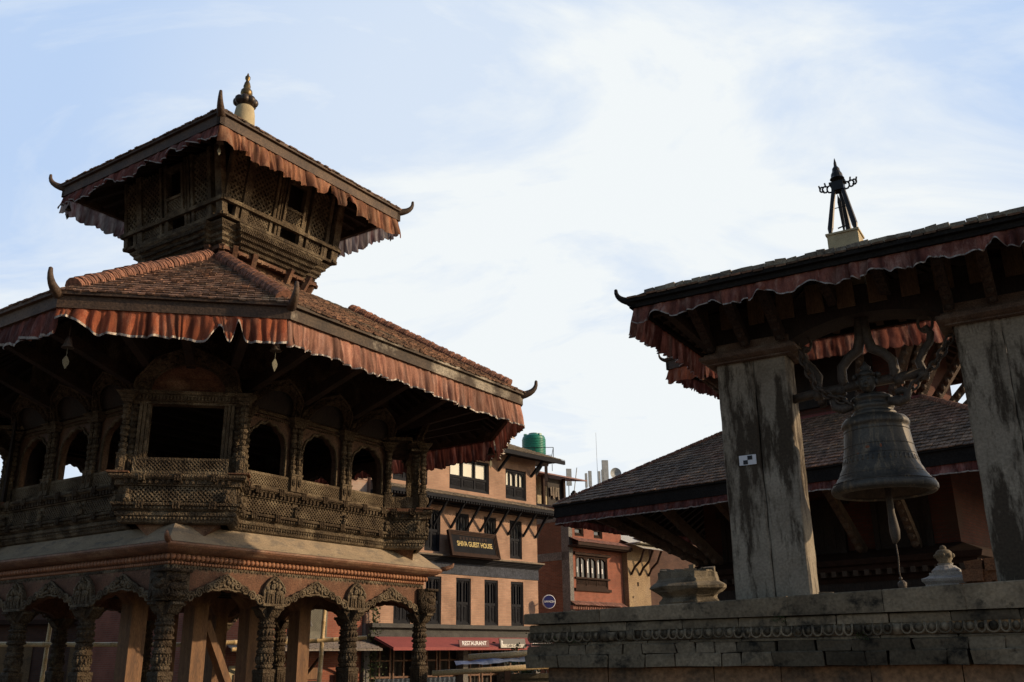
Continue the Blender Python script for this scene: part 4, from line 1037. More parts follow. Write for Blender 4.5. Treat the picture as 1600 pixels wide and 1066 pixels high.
for k in range(15):
    a = 2*PI*k/15; r_ = .31+rnd.uniform(-.02,.03); h_ = rnd.uniform(.05,.14) if k not in (3,4,9) else .02
    M2 = Matrix.Translation((r_*math.cos(a),r_*math.sin(a),.5)) @ Matrix.Rotation(a,4,'Z'); m.M = M2; m.jbox(-.08,.085,-.085,.085,0,h_,.018)
m.M = Matrix.Translation((.12,-.3,.6)); m.jbox(-.04,.04,-.04,.04,0,.06,.012); m.M = Matrix.Identity(4)
m.build('broken_rim', LSTONE, lt)
m = MB()
for k in range(40):
    a = 2*PI*k/40; m.ball((.435*math.cos(a),.435*math.sin(a),.375),.02,5,4)
m.build('tooth_band', LSTONE, lt)
stp = thing('votive_stupa', 'small whitewashed stone votive stupa on the platform right of the bell rope', 'stupa', MS @ Matrix.Translation((2.16,1.3,2.24)))
m = MB(); m.sq([(.22,0),(.22,.12),(.25,.15),(.255,.18),(.2,.2),(.17,.22),(.17,.25)]); m.lathe([(.16,.25),(.165,.28),(.13,.31),(.11,.33),(.08,.34),(.09,.36)],16); m.build('stepped_base', WSTONE, stp)
m = MB(); m.lathe([(.06,.35),(.085,.36),(.07,.38),(.095,.42),(.1,.46),(.085,.5),(.06,.52)],16); m.ball((0,0,.535),.04,9,6)
for k in range(8):
    a = 2*PI*k/8; m.ball((.09*math.cos(a),.09*math.sin(a),.45),.03,7,5)
m.build('lotus_bud', LSTONE, stp, True)
BR1 = mat('loose_brick',(.24,.115,.06),(.14,.075,.045),4,.9,.4,40,island=.4)
k = 0
posn = {(0,0):'at the left foot of',(0,1):'in the middle of the bottom row of',(0,2):'at the right end of the bottom row of',(1,0):'at the left of the middle row of',(1,1):'at the right of the middle row of',(2,0):'at the left of the top row of',(2,1):'on the very top of'}
for (row,i),wd in posn.items():
    z = 2.26+row*.115; x = 2.4+i*.19+row*.05+rnd.uniform(-.02,.02)
    th = thing('loose_brick', f'worn brown brick {wd} the brick pile', 'brick', MS @ Matrix.Translation((x,1.15+rnd.uniform(-.05,.05),z)) @ Matrix.Rotation(rnd.uniform(-.25,.25),4,'Z'), 'bricks piled beside the right pillar')
    m = MB(); m.jbox(-.1,.1,-.1,.1,0,.11,.016); m.build('brick_body', BR1, th)
for lab,x,y in (('flat pale stone chip just right of the left pillar foot',1.02,.15),('small brown stone on the platform below the bell',1.62,.35),('pale pebble in front of the votive stupa',2.42,.1)):
    th = thing('stone_chip', lab, 'stone', MS @ Matrix.Translation((x,y,2.22)), 'stones lying on the platform'); m = MB(); m.jbox(-.07,.07,-.05,.05,0,.045,.014); m.build('stone_body', LSTONE, th)

# ================================================================== pagoda temple behind the bell
MT = frame(9.125, 24.40, R(-42))
te = thing('pagoda_temple', 'two roofed brick pagoda temple with carved struts behind the bell shelter', 'temple', MT)
TH = 5.75
wl_ = 3.05
m = MB(); m.box(-wl_,wl_,-wl_,wl_,0,6.6); m.build('brick_wall', TEMB, te)
m = MB(); m.box(-4.4,4.4,-4.4,4.4,0,1.0); m.box(-3.9,3.9,-3.9,3.9,1.0,1.5); m.build('stepped_base', PSTONE, te)
m = MB(); m.sweep([(0,3.1),(.06,3.1),(.08,3.2),(.2,3.22),(.2,3.3),(.35,3.32),(.38,3.42),(.5,3.45),(.55,3.56),(.42,3.62),(.0,3.8)], sq_(wl_)); m.build('ledge_cornice', BRW, te)
m = MB()
for k in range(26): m.box(-3.2+k*.25,-3.2+k*.25+.11,-wl_-.36,-wl_-.2,3.22,3.34)
m.build('ledge_dentils', mat('dentil_wood',(.085,.06,.042),(.05,.036,.026),5,.8), te); 
m = MB(); m.sweep([(0,2.2),(.15,2.2),(.15,2.35),(.25,2.4),(.25,2.55),(.1,2.6),(.0,2.75)], sq_(wl_)); m.build('lower_moulding', DARK, te)
m = MB(); m.box(-wl_-.03,wl_+.03,-wl_-.03,wl_+.03,1.5,3.12); m.build('lower_dark_cover', DARK, te)  # dark box put over the lower brick so that it reads dark
for x in (-1.9,0,1.9):
    m = MB(); m.box(x-.5,x+.5,-wl_-.08,-wl_-.002,3.75,4.85); m.box(x-.75,x+.75,-wl_-.1,-wl_-.003,4.85,5.0); m.box(x-.62,x-.5,-wl_-.12,-wl_-.004,3.75,4.85); m.box(x+.5,x+.62,-wl_-.12,-wl_-.004,3.75,4.85)
    for q in range(3): m.box(x-.4+q*.28,x-.18+q*.28,-wl_-.1,-wl_-.08,3.85,4.4)
    w_ = m.build('shuttered_window', DARK, te)
def tstrut(p,q,mtr):
    m = MB(); m.beam(p,q,.16,.2); P=Vector(p); Q=Vector(q)
    for k in range(8): m.ball(tuple(P.lerp(Q,.08+.11*k)+Vector((0,-.09,-.05))),.09-.004*k,7,5)
    return m.build('carved_strut', mtr, te)
STW = mat('strut_wood',(.13,.085,.055),(.06,.042,.03),6,.8,.7,40,'voronoi')
for x in (-2.6,-1.3,-.2,1.0,2.2): tstrut((x,-wl_-.1,3.75),(x*1.15-.1,-5.0,5.1),STW)
for y in (-2.4,-1.0,.6,2.0): tstrut((-wl_-.1,y,3.75),(-5.0,y*1.15,5.1),STW)
tstrut((-wl_,-wl_,3.75),(-5.1,-5.1,5.05),STW); tstrut((-wl_,-wl_+.25,3.75),(-5.1,-4.2,5.1),STW); tstrut((-wl_+.25,-wl_,3.75),(-4.2,-5.1,5.1),STW)
roof(te, sq_(TH), 4.95, sq_(2.55), 7.12, .3, tile=(.12,.19), tmat=TILED, fmats=[FASCB,FASC,FASC,FASC], tiled=(0,), rw=.2, rh=.14, hs=.45, horns=(1,2), raft=.4, inset=.03)
m = MB(); m.sweep([(0,7.0),(.06,7.02),(.06,7.16),(0,7.2)], sq_(2.5)); m.build('red_curb', mat('red_painted_curb',(.2,.05,.04),(.14,.036,.03),3,.8), te)
m = MB(); m.box(-1.9,1.9,-1.9,1.9,7.0,9.6); m.build('upper_wall', TEMB, te)
m = MB(); m.box(-1.3,1.3,-1.98,-1.9,7.5,8.7); m.build('upper_window', DARK, te)
for x in (-1.7,-.9,0,.9,1.7):
    tstrut((x,-1.95,7.5),(x*1.75,-3.1,8.95),STW)
    tstrut((1.95,x,7.5),(3.1,x*1.75,8.95),STW); tstrut((-1.95,x,7.5),(-3.1,x*1.75,8.95),STW)
roof(te, sq_(3.55), 8.85, sq_(.3), 11.0, .28, tile=(.14,.22), tmat=TILED, fmats=[FASC]*4, tiled=(0,), hs=.3, raft=.35)
GT = 'valances of the pagoda temple'
valance('cloth_valance','faded maroon valance with pale hem along the lower front eave of the temple',MT,(-TH+.03,-TH+.04,4.96),(TH,-TH+.04,4.96),.19,CLOTHM,GT,.16,.035,.15,seed=31,hemw=.025)
valance('cloth_valance','dark maroon valance on the shaded left lower eave of the temple',MT,(-TH+.04,TH,4.96),(-TH+.04,-TH+.03,4.96),.19,CLOTHM,GT,.16,.035,.15,seed=32,hemw=.02)
valance('cloth_valance','red valance of the upper temple roof, seen through the gap above the bell',MT,(-3.52,-3.5,8.86),(3.52,-3.5,8.86),.4,CLOTHO,GT,.14,.04,.2,seed=33,hemw=.0)
valance('cloth_valance','torn red valance on the left upper eave of the temple beside the left pillar',MT,(-3.5,3.52,8.86),(-3.5,-3.5,8.86),.3,CLOTHM,GT,.14,.04,.4,seed=34,hemw=.0)

# ================================================================== guest house
MG = frame(.93, 39.99, R(47.3))
gh = thing('guest_house', 'peach brick guest house with blue black windows, tiled ledge roof and maroon awning', 'building', MG)
XL = -8.9
def wall_holes(m, x0, x1, z0, z1, holes, y0=0, y1=.35):
    # wall face y0 with rectangular openings (x0,x1,z0,z1), reveals y1 deep
    xs = sorted({x0,x1,*[h[0] for h in holes],*[h[1] for h in holes]}); zs = sorted({z0,z1,*[h[2] for h in holes],*[h[3] for h in holes]})
    for i in range(len(xs)-1):
        for j in range(len(zs)-1):
            cx, cz = (xs[i]+xs[i+1])/2, (zs[j]+zs[j+1])/2
            if any(h[0]<cx<h[1] and h[2]<cz<h[3] for h in holes): continue
            m.add([(xs[i],y0,zs[j]),(xs[i+1],y0,zs[j]),(xs[i+1],y0,zs[j+1]),(xs[i],y0,zs[j+1])],[(0,1,2,3)])
    for a,b_,c,d in holes:
        m.add([(a,y0,c),(b_,y0,c),(b_,y0,d),(a,y0,d),(a,y1,c),(b_,y1,c),(b_,y1,d),(a,y1,d)],[(0,4,5,1),(1,5,6,2),(2,6,7,3),(3,7,4,0)])
W1 = [(-8.6,-7.8),(-7.05,-6.25),(-6.2,-5.42),(-4.66,-3.88),(-3.14,-2.38),(-1.64,-.9)]
W1 = [(-7.7,-6.9),(-6.2,-5.42),(-4.66,-3.88),(-3.14,-2.38),(-1.64,-.9)]
W2 = [(-7.7,-6.95),(-6.3,-5.5),(-4.71,-3.98),(-3.16,-2.46),(-1.67,-.94)]
holes = [(a,b_,2.81,4.52) for a,b_ in W1]+[(a,b_,5.42,6.95) for a,b_ in W2]+[(-7.9,-6.2,7.86,9.1),(-5.05,-2.85,7.86,9.12),(-1.88,-.62,7.82,9.06)]
m = MB(); wall_holes(m,XL,0,2.8,9.7,holes); m.add([(0,0,0),(0,9,0),(0,9,9.7),(0,0,9.7)],[(0,1,2,3)]); m.add([(XL,0,0),(XL,9,0),(XL,9,9.7),(XL,0,9.7)],[(3,2,1,0)])
m.add([(XL,9,0),(0,9,0),(0,9,9.7),(XL,9,9.7)],[(3,2,1,0)])
m.add([(XL,.36,2.8),(0,.36,2.8),(0,.36,9.7),(XL,.36,9.7)],[(0,1,2,3)])
m.build('brick_wall', PEACH, gh)
def window(parent, x0,x1,z0,z1, leaves, split, wm, gm, y=.1, arch=True, label=None):
    # wooden casement: frame, leaves with upper panes and carved lower panels
    m = MB(); f = .06
    m.box(x0,x0+f,y-.06,y+.06,z0,z1); m.box(x1-f,x1,y-.06,y+.06,z0,z1); m.box(x0+f,x1-f,y-.06,y+.06,z1-f*1.6,z1); m.box(x0+f,x1-f,y-.06,y+.06,z0,z0+f)
    w = (x1-x0-2*f)/leaves; zs = z0+(z1-z0)*split
    for i in range(leaves):
        a = x0+f+i*w; b_ = a+w; s = .045
        m.box(a,a+s,y-.03,y+.04,z0+f,z1-f*1.6); m.box(b_-s,b_,y-.03,y+.04,z0+f,z1-f*1.6)
        m.box(a+s,b_-s,y-.03,y+.04,zs-.05,zs+.05); m.box(a+s,b_-s,y-.03,y+.04,z0+f,z0+f+.06); m.box(a+s,b_-s,y,y+.02,z0+f,zs)
        m.box(a+s+.05,b_-s-.05,y-.015,y+.0,z0+f+.12,zs-.1)
        lattice(m,a+s+.06,b_-s-.06,z0+f+.14,zs-.12,y-.025,y-.015,.07,.018)
        if arch:
            c = (a+b_)/2; h = .09
            for s1 in (-1,1): m.prism([(c+s1*(w/2-s),z1-f*1.6),(c+s1*(w/2-s),z1-f*1.6-h*1.5),(c+s1*(w/2-s)*.6,z1-f*1.6-h*.4),(c,z1-f*1.6)],y-.02,y+.03)
            m.box(c-.02,c+.02,y-.02,y+.035,zs+.05,z1-f*1.6)
    o = m.build('window', wm, parent)
    if label: o['label'] = label
    p = MB(); p.box(x0+f,x1-f,y+.045,y+.05,zs,z1-f); p.build('pane', gm, o)
    return o
for a,b_ in W1: window(gh,a,b_,2.81,4.52,2,.46,GHW,GLASSD)
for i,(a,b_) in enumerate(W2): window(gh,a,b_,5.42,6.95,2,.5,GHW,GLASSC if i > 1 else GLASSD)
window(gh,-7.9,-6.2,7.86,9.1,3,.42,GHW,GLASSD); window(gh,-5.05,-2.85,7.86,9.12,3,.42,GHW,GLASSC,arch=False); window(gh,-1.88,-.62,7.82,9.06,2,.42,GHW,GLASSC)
m = MB(); m.box(XL,.02,-.03,-.002,4.63,5.05); m.build('painted_band', BAND, gh)
m = MB()
for y0,z0,z1 in ((-.08,5.05,5.1),(-.14,5.1,5.15),(-.2,5.15,5.2),(-.26,5.2,5.24)): m.box(XL,-y0*.3,y0,0,z0,z1-.003)
m.build('cornice', GHW, gh)
m = MB(); m.box(XL,.1,-.32,0,5.24,5.3); m.build('cornice_tiles', OSL, gh)
m = MB(); m.box(XL,.0,-.3,-.002,2.36,2.5); m.box(XL,.0,-.2,-.002,2.5,2.66); m.box(XL,.05,-.36,0,2.66,2.8); m.build('shop_cornice', mat('grey_shop_cornice',(.07,.07,.065),(.04,.04,.038),3,.8), gh)
# tiled ledge roof with braces
m = MB(); tiles(m,(XL,-.85,7.42),(.75,-.85,7.42),(.1,0,7.72),(XL,0,7.72),.2,.16,.02); m.add([(XL,-.85,7.4),(.75,-.85,7.4),(.1,0,7.7),(XL,0,7.7)],[(0,1,2,3)]); m.add([(.75,-.85,7.4),(.75,.6,7.4),(.1,0.2,7.7),(.1,0,7.7)],[(0,1,2,3)]); m.build('ledge_roof', OSL, gh)
m = MB(); m.box(XL,.75,-.85,-.78,7.28,7.4); m.box(XL,.68,-.78,-.4,7.22,7.36); m.box(XL,.6,-.4,0,7.16,7.36); m.box(.6,.75,-.78,.6,7.28,7.4)
for k in range(70): m.box(XL+k*.136,XL+k*.136+.06,-.83,-.7,7.2,7.28)
m.build('ledge_eave', GHW, gh)
for x in [XL+.5,-7.4,-6.6,-5.85,-4.95,-4.1,-3.35,-2.5,-1.75,-.85,-.1]:
    m = MB(); m.beam((x-.02,-.01,6.35),(x+.02,-.72,7.22),.07,.08); m.build('roof_brace', GHW, gh)
m = MB(); m.beam((.01,.1,6.3),(.65,.1,7.22),.07,.08); m.build('roof_brace', GHW, gh)
# top roof
m = MB(); tiles(m,(XL-.3,-.9,9.62),(.9,-.9,9.62),(.3,2.6,11.0),(XL-.3,2.6,11.0),.24,.22,.02); m.add([(XL-.3,-.9,9.6),(.9,-.9,9.6),(.3,2.6,10.98),(XL-.3,2.6,10.98)],[(0,1,2,3)]); m.add([(.9,-.9,9.6),(.9,6,9.6),(.3,2.6,10.98)],[(0,1,2)]); m.build('main_roof', OSL, gh)
m = MB(); m.box(XL-.3,.9,-.92,-.84,9.44,9.6); m.add([(XL-.3,-.9,9.5),(.85,-.9,9.5),(.85,0,9.62),(XL-.3,0,9.62)],[(3,2,1,0)]); m.build('main_eave', GHW, gh)
for x in (-8.4,-6.0,-2.3,-.3):
    m = MB(); m.beam((x,0,8.9),(x,-.7,9.5),.08,.1); m.build('roof_brace', GHW, gh)
m = MB(); m.beam((.0,.15,8.85),(.55,.15,9.5),.08,.1); m.build('roof_brace', GHW, gh)
# ground floor shop front
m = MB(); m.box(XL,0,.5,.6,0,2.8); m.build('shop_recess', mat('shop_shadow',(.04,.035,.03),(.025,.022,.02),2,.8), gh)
for x in (-8.0,-6.9,-5.8,-4.7,-3.6,-2.5,-1.4):
    m = MB(); m.box(x-.5,x-.44,.3,.36,0,2.1); m.box(x+.44,x+.5,.3,.36,0,2.1); m.box(x-.03,x+.03,.3,.36,0,2.1); m.box(x-.44,x+.44,.3,.36,2.02,2.1); m.box(x-.44,x+.44,.3,.36,1.0,1.06); m.box(x-.44,x+.44,.3,.36,1.55,1.6)
    d_ = m.build('shop_door', mat('door_orange_wood',(.17,.075,.035),(.1,.045,.022),4,.6), gh)
for x in (-8.8,-6.35,-4.15,-1.95,-.1):
    m = MB(); m.box(x-.12,x+.12,.0,.4,0,2.8); m.build('shop_pier', CONC, gh)
# awning with lettering
m = MB(); x0,x1 = -8.75,-.4
m.add([(x0,-.3,2.36),(x1,-.3,2.36),(x1,-1.3,2.0),(x0,-1.3,2.0),(x0,-.3,2.34),(x1,-.3,2.34),(x1,-1.3,1.98),(x0,-1.3,1.98),(x0,-1.3,1.9),(x1,-1.3,1.9)],[(0,3,2,1),(4,5,6,7),(3,8,9,2),(0,4,7,3),(1,2,6,5)])
for x in (-8.75,-6.6,-4.5,-2.4,-.4): m.beam((x,-.3,2.3),(x,-1.28,1.95),.03,.03)
aw = m.build('awning', AWN, gh)
def text(body, size, mt, parent, M, name='lettering', ext=.004, font_shear=0, sx=1.0, bold=.0):
    c = bpy.data.curves.new('txt','FONT'); c.body = body; c.size = size; c.extrude = ext; c.align_x = 'CENTER'; c.align_y = 'CENTER'; c.shear = font_shear; c.offset = bold
    t = bpy.data.objects.new('txt', c); COL.objects.link(t)
    dg = bpy.context.evaluated_depsgraph_get(); me = bpy.data.meshes.new_from_object(t.evaluated_get(dg))
    bpy.data.objects.remove(t); me.materials.clear(); me.materials.append(mt); me.name = name
    o = bpy.data.objects.new(name, me); COL.objects.link(o); o.parent = parent
    o.matrix_local = M @ Matrix.Diagonal((sx,1,1,1)); return o
stand = Matrix.Rotation(PI/2,4,'X')
def sign(name,label,cat,M,w,h,d,mt,grp=None):
    th = thing(name,label,cat,M,grp); m = MB(); m.box(-w/2,w/2,-d/2,d/2,-h/2,h/2); m.build('board',mt,th); return th
tilt = Matrix.Rotation(R(-12),4,'X')
DKR = mat('dark_red_board',(.11,.02,.022),(.09,.018,.02),3,.6,fine=.1)
s = sign('restaurant_sign','RESTAURANT board on the maroon awning just right of the pavilion column','sign',MG @ Matrix.Translation((-5.0,-1.3,2.12)) @ tilt,1.5,.24,.03,DKR,'boards on the awning')
text('RESTAURANT',.2,WHITE,s,Matrix.Translation((0,-.02,0)) @ stand,sx=1.0,bold=.003)
s = sign('restaurant_sign','RESTAURANT board at the right end of the maroon awning, partly behind the stone platform','sign',MG @ Matrix.Translation((-1.3,-1.3,2.12)) @ tilt,1.35,.24,.03,DKR,'boards on the awning')
text('RESTAURANT',.19,WHITE,s,Matrix.Translation((0.02,-.02,0)) @ stand,bold=.003)
s = sign('cafe_sign','black board with a pale Cafe Corner panel, between the two RESTAURANT boards','sign',MG @ Matrix.Translation((-3.0,-1.32,2.13)) @ tilt,1.4,.34,.04,BLACK)
m = MB(); m.prism([(-.68,-.16),(.55,-.16),(.62,-.03),(-.56,-.03),(-.56,.12),(-.62,.12)],-.028,-.021); m.build('panel', CORR, s)
text('Cafe Corner',.15,BLACK,s,Matrix.Translation((0.02,-.032,-.09)) @ stand,font_shear=.3)
text('t',.3,WHITE,s,Matrix.Translation((-.62,-.03,0.03)) @ stand,font_shear=.3)
s = thing('guest_house_sign','framed dark wooden SHIVA GUEST HOUSE board leaning out under the ledge roof','sign',MG @ Matrix.Translation((-4.15,-.42,5.72)) @ Matrix.Rotation(R(-14),4,'X'))
m = MB(); m.box(-1.2,1.2,-.02,.03,-.42,.42); m.build('board', mat('sign_black',(.018,.02,.024),(.013,.013,.016),3,.9,spec=.1), s)
m = MB()
for q in (0,1,2):
    o_ = q*.05; m.box(-1.3+o_,-1.24+o_,-.09+q*.025,.03,-.5+o_,.5-o_); m.box(1.24-o_,1.3-o_,-.09+q*.025,.03,-.5+o_,.5-o_); m.box(-1.24+o_,1.24-o_,-.09+q*.025,.03,.44-o_,.5-o_); m.box(-1.24+o_,1.24-o_,-.09+q*.025,.03,-.5+o_,-.44+o_)
m.build('frame', BRW, s)
text('SHIVA GUEST HOUSE',.27,YEL,s,Matrix.Translation((.05,-.026,.0)) @ stand,sx=.74,bold=.006)
DIMY = mat('dim_lettering',(.05,.036,.032),(.04,.03,.026),3,.9,spec=.1)
m = MB()
for k in range(9): m.box(-.72+k*.17,-.62+k*.17,-.026,-.02,.17,.27+.02*(k%2)); m.box(-.72+k*.17,-.58+k*.17,-.026,-.02,.27,.285)
m.build('worn_script', DIMY, s)
s2 = thing('round_sign','round navy blue sign with white lettering on the corner of the guest house','sign',MG @ Matrix.Translation((.02,-.55,3.76)) @ Matrix.Rotation(R(-28),4,'Z') @ Matrix.Scale(.85,4))
m = MB(); m.M = Matrix.Rotation(PI/2,4,'X'); m.lathe([(.30,-.07),(.32,-.06),(.32,.06),(.30,.07)],32); m.build('rim', WHITE, s2)
m = MB(); m.M = Matrix.Rotation(PI/2,4,'X'); m.lathe([(.295,.071),(.29,.08)],32); m.build('face', BLUE, s2)
text('LAVAZZA',.125,WHITE,s2,Matrix.Translation((0,-.085,0)) @ stand,bold=.002)
m = MB(); m.beam((-.1,.07,0),(-.2,.6,0),.04,.04); m.build('bracket', BLACK, s2)
# water tank on the roof
tkM = Matrix.Translation((.97,44.0,10.42)) @ Matrix.Diagonal((1.1,1.1,1.08,1))
tank = thing('water_tank','green ribbed plastic water tank standing on the guest house roof','tank',tkM)
pr = [(.3,0),(.49,.02)]
for k in range(12): z = .06+k*.075; pr += [(.495,z),(.515,z+.02),(.515,z+.05),(.495,z+.068)]
pr += [(.5,.98),(.48,1.05),(.4,1.12),(.25,1.17),(.2,1.18)]
m = MB(); m.lathe(pr,32); m.build('tank_body', GREEN, tank, True)
m = MB(); m.lathe([(.2,1.17),(.22,1.18),(.22,1.22),(.1,1.24)],20); m.build('lid', GREEN, tank)
for a in (.4,2.3,3.6,5.4):
    m = MB(); m.M = Matrix.Rotation(a,4,'Z'); m.box(.36,.46,-.06,.06,1.02,1.16); m.build('lifting_lug', GREEN, tank)
tf = thing('tank_frame','thin black metal railing frame around the green water tank','frame',tkM)
m = MB(); q_ = .8
for z in (.42,):
    for a,b_ in (((-q_,-q_),(q_,-q_)),((q_,-q_),(q_,q_)),((q_,q_),(-q_,q_)),((-q_,q_),(-q_,-q_))): m.tube([(*a,z),(*b_,z)],.014,5)
for a in ((-q_,-q_),(q_,-q_),(q_,q_),(-q_,q_),(0,-q_)): m.tube([(*a,-.3),(*a,.42)],.014,5)
m.build('railing', BLACK, tf)
m = MB(); m.box(-.62,.62,-.62,.62,-.12,-.01)
for a_ in (-.5,.5):
    for b_ in (-.5,.5): m.box(a_-.05,a_+.05,b_-.05,b_+.05,-1.0,-.12)
m.build('stand_slab', mat('roof_slab',(.1,.07,.055),(.07,.05,.04),3,.9), tf)

# ================================================================== red brick house with raw side wall, and neighbours
MR = frame(2.6, 46.0, R(47.3))
rh = thing('red_brick_house','red brick house with a raw brick side wall framed in grey concrete','building',MR)
m = MB(); wins = [(.45,2.95,4.75,6.3),(.45,1.15,7.2,7.65),(1.95,2.65,7.2,7.65),(.4,1.4,2.6,3.5),(1.9,2.9,2.6,3.5)]
wall_holes(m,0,4.2,0,8.4,wins,0,.3); m.add([(0,.31,0),(4.2,.31,0),(4.2,.31,8.4),(0,.31,8.4)],[(0,1,2,3)]); m.add([(4.2,0,0),(4.2,8,0),(4.2,8,8.4),(4.2,0,8.4)],[(0,1,2,3)]); m.add([(0,0,8.4),(4.2,0,8.4),(4.2,8,8.4),(0,8,8.4)],[(0,1,2,3)])
m.build('front_wall', REDB, rh)
m = MB(); m.add([(0,.3,0),(0,8,0),(0,8,10.2),(0,.3,8.5)],[(3,2,1,0)]); m.build('side_wall', RAWB, rh)
m = MB()
for z in (3.25,6.05,7.9): m.box(-.03,.1,.0,8,z,z+.38)
m.box(-.03,.25,-.02,.45,0,8.4); m.box(-.035,.1,3.6,3.9,0,9); m.beam((.0,.2,8.5),(.0,8,10.22),.4,.1); m.build('concrete_frame', CONC, rh)
w_ = window(rh,.45,2.95,4.75,6.3,3,.3,BRW,GLASSD,y=.05)
m = MB(); p_ = [.62,.98,1.45,1.8,2.05,2.3,2.6]
for i,x in enumerate(p_): m.box(x,x+.07,.09,.094,5.5,5.75+.3*((i*7)%3)/2)
m.build('bright_pane', WHITE, w_)
m = MB(); m.box(.3,3.1,-.12,0,6.3,6.42); m.box(.3,3.1,-.1,0,4.62,4.75); m.box(.35,3.05,-.08,0,5.18,5.26); m.build('window_trim', BRW, w_)
window(rh,.45,1.15,7.2,7.65,1,.15,BRW,GLASSD,arch=False); window(rh,1.95,2.65,7.2,7.65,1,.15,BRW,GLASSD,arch=False)
window(rh,.4,1.4,2.6,3.5,1,.3,BRW,GLASSD,arch=False); window(rh,1.9,2.9,2.6,3.5,1,.3,BRW,GLASSD,arch=False)
PINKT = mat('pinkish_ledge_tile',(.27,.13,.1),(.18,.095,.075),3,.9,.3,30,island=.3)
m = MB(); tiles(m,(-.15,-.7,6.85),(4.2,-.7,6.85),(4.2,0,7.12),(-.0,0,7.12),.2,.16,.02); m.add([(-.15,-.7,6.84),(4.2,-.7,6.84),(4.2,0,7.1),(0,0,7.1)],[(0,1,2,3)]); m.build('ledge_roof', PINKT, rh)
m = MB(); m.box(-.15,4.2,-.7,-.6,6.68,6.82); m.box(-.1,4.2,-.6,0,6.62,6.72); m.build('ledge_eave', BRW, rh)
m = MB(); tiles(m,(-.1,-.35,3.95),(4.0,-.35,3.95),(4.0,0,4.15),(-.0,0,4.15),.2,.14,.02); m.add([(-.1,-.35,3.94),(4.0,-.35,3.94),(4.0,0,4.13),(0,0,4.13)],[(0,1,2,3)])
for k in range(30): m.box(-.05+k*.135,.02+k*.135,-.2,-.003,3.75,3.93)
m.build('lower_ledge', PINKT, rh)
for x in (.9,2.4):
    m = MB(); m.add([(x-.6,-.3,3.45),(x+.6,-.3,3.45),(x+.5,0,3.62),(x-.5,0,3.62)],[(0,1,2,3)]); m.box(x-.6,x+.6,-.3,0,3.4,3.445); m.build('window_hood', PINKT, rh)
mh = thing('mud_house','ochre mud plastered house with dark roof struts beside the red brick house','building',MR @ Matrix.Translation((4.25,-.3,0)))
m = MB(); m.box(0,1.9,0,6,0,7.1); m.build('mud_wall', MUD, mh)
m = MB(); m.box(-.05,3.0,-.9,.0,7.05,7.1); m.add([(-.1,-1.1,6.75),(3.2,-1.1,6.75),(3.2,1.8,7.9),(-.1,1.8,7.9)],[(0,1,2,3)]); m.build('tin_roof', CORR, mh)
for x in (.25,1.0,1.75):
    m = MB(); m.tube([(x,-.02,5.55),(x,-.25,5.9),(x+.05,-.6,6.2),(x+.08,-.85,6.75)],.06,6); m.build('roof_strut', BRW, mh)
m = MB(); m.box(.75,.87,-.02,0,5.0,5.2); m.box(.3,.36,-.02,0,4.4,4.5); m.build('putlog_hole', BRW, mh)
m = MB(); m.box(1.95,9.0,.4,6,0,7.6); m.build('side_wing', DKB, mh)
# covered roof terrace behind
MTe = frame(1.75, 50.5, R(47.3))
tr = thing('roof_terrace','rooftop terrace with maroon tin roof and washing hung inside','terrace',MTe)
m = MB(); m.box(-2.2,3.6,0,6,0,8.6); m.build('block_wall', RAWB, tr)
m = MB(); m.box(-6.5,1.6,1.2,1.3,8.6,11.2); m.build('back_wall', mat('cream_wall',(.5,.42,.28),(.4,.33,.22),2,.8), tr)
m = MB(); m.add([(-2.6,-.5,10.95),(2.9,-.5,10.95),(2.9,3.2,11.5),(-2.6,3.2,11.5),(-2.6,-.5,10.88),(2.9,-.5,10.88),(2.9,3.2,11.43),(-2.6,3.2,11.43)],[(0,1,2,3),(7,6,5,4),(0,4,5,1),(1,5,6,2)]); m.build('tin_roof', mat('maroon_tin',(.16,.045,.045),(.12,.036,.036),3,.5), tr)
for x in (-2.0,-.3,1.4):
    m = MB(); m.box(x-.08,x+.08,-.1,.06,8.6,10.9); m.build('terrace_post', BRW, tr)
m = MB(); m.box(.2,1.4,.1,.16,8.6,10.85); m.build('dark_screen', DARK, tr)
m = MB(); m.box(1.6,3.5,-.1,.05,8.6,9.45); m.build('parapet', PLAST, tr)
cl_ = thing('washing','pale washing hung on the dark screen of the roof terrace','washing',MTe @ Matrix.Translation((.7,.02,10.2)))
m = MB()
for k in range(4): m.jbox(-.4+k*.2,-.26+k*.2,-.03,.03,-.35-.12*(k%2),.15,.04)
m.build('cloth', OSL, cl_)
# person resting behind the terrace parapet
pe = thing('person','person with black hair in a pale top leaning behind the roof terrace parapet','person',MTe @ Matrix.Translation((2.55,.3,8.6)))
def skin_body(pts, edges, rad):
    me = bpy.data.meshes.new('body'); me.from_pydata(pts, edges, []); me.update()
    o = bpy.data.objects.new('tmp', me); COL.objects.link(o)
    md = o.modifiers.new('s','SKIN')
    for v,r_ in zip(me.skin_vertices[0].data, rad): v.radius = (r_,r_)
    me.skin_vertices[0].data[0].use_root = True
    o.modifiers.new('u','SUBSURF').levels = 2
    dg = bpy.context.evaluated_depsgraph_get(); m2 = bpy.data.meshes.new_from_object(o.evaluated_get(dg)); bpy.data.objects.remove(o); return m2
pts = [(0,0,.9),(0,-.02,1.15),(0,-.08,1.38),(0,-.1,1.5),(0,-.11,1.58),(0,-.14,1.68),(.17,-.1,1.4),(.24,-.28,1.2),(.12,-.5,1.12),(-.17,-.1,1.4),(-.26,-.28,1.2),(-.12,-.5,1.12),(.1,.02,.5),(.1,.05,.08),(.1,-.1,.03),(-.1,.02,.5),(-.1,.05,.08),(-.1,-.1,.03)]
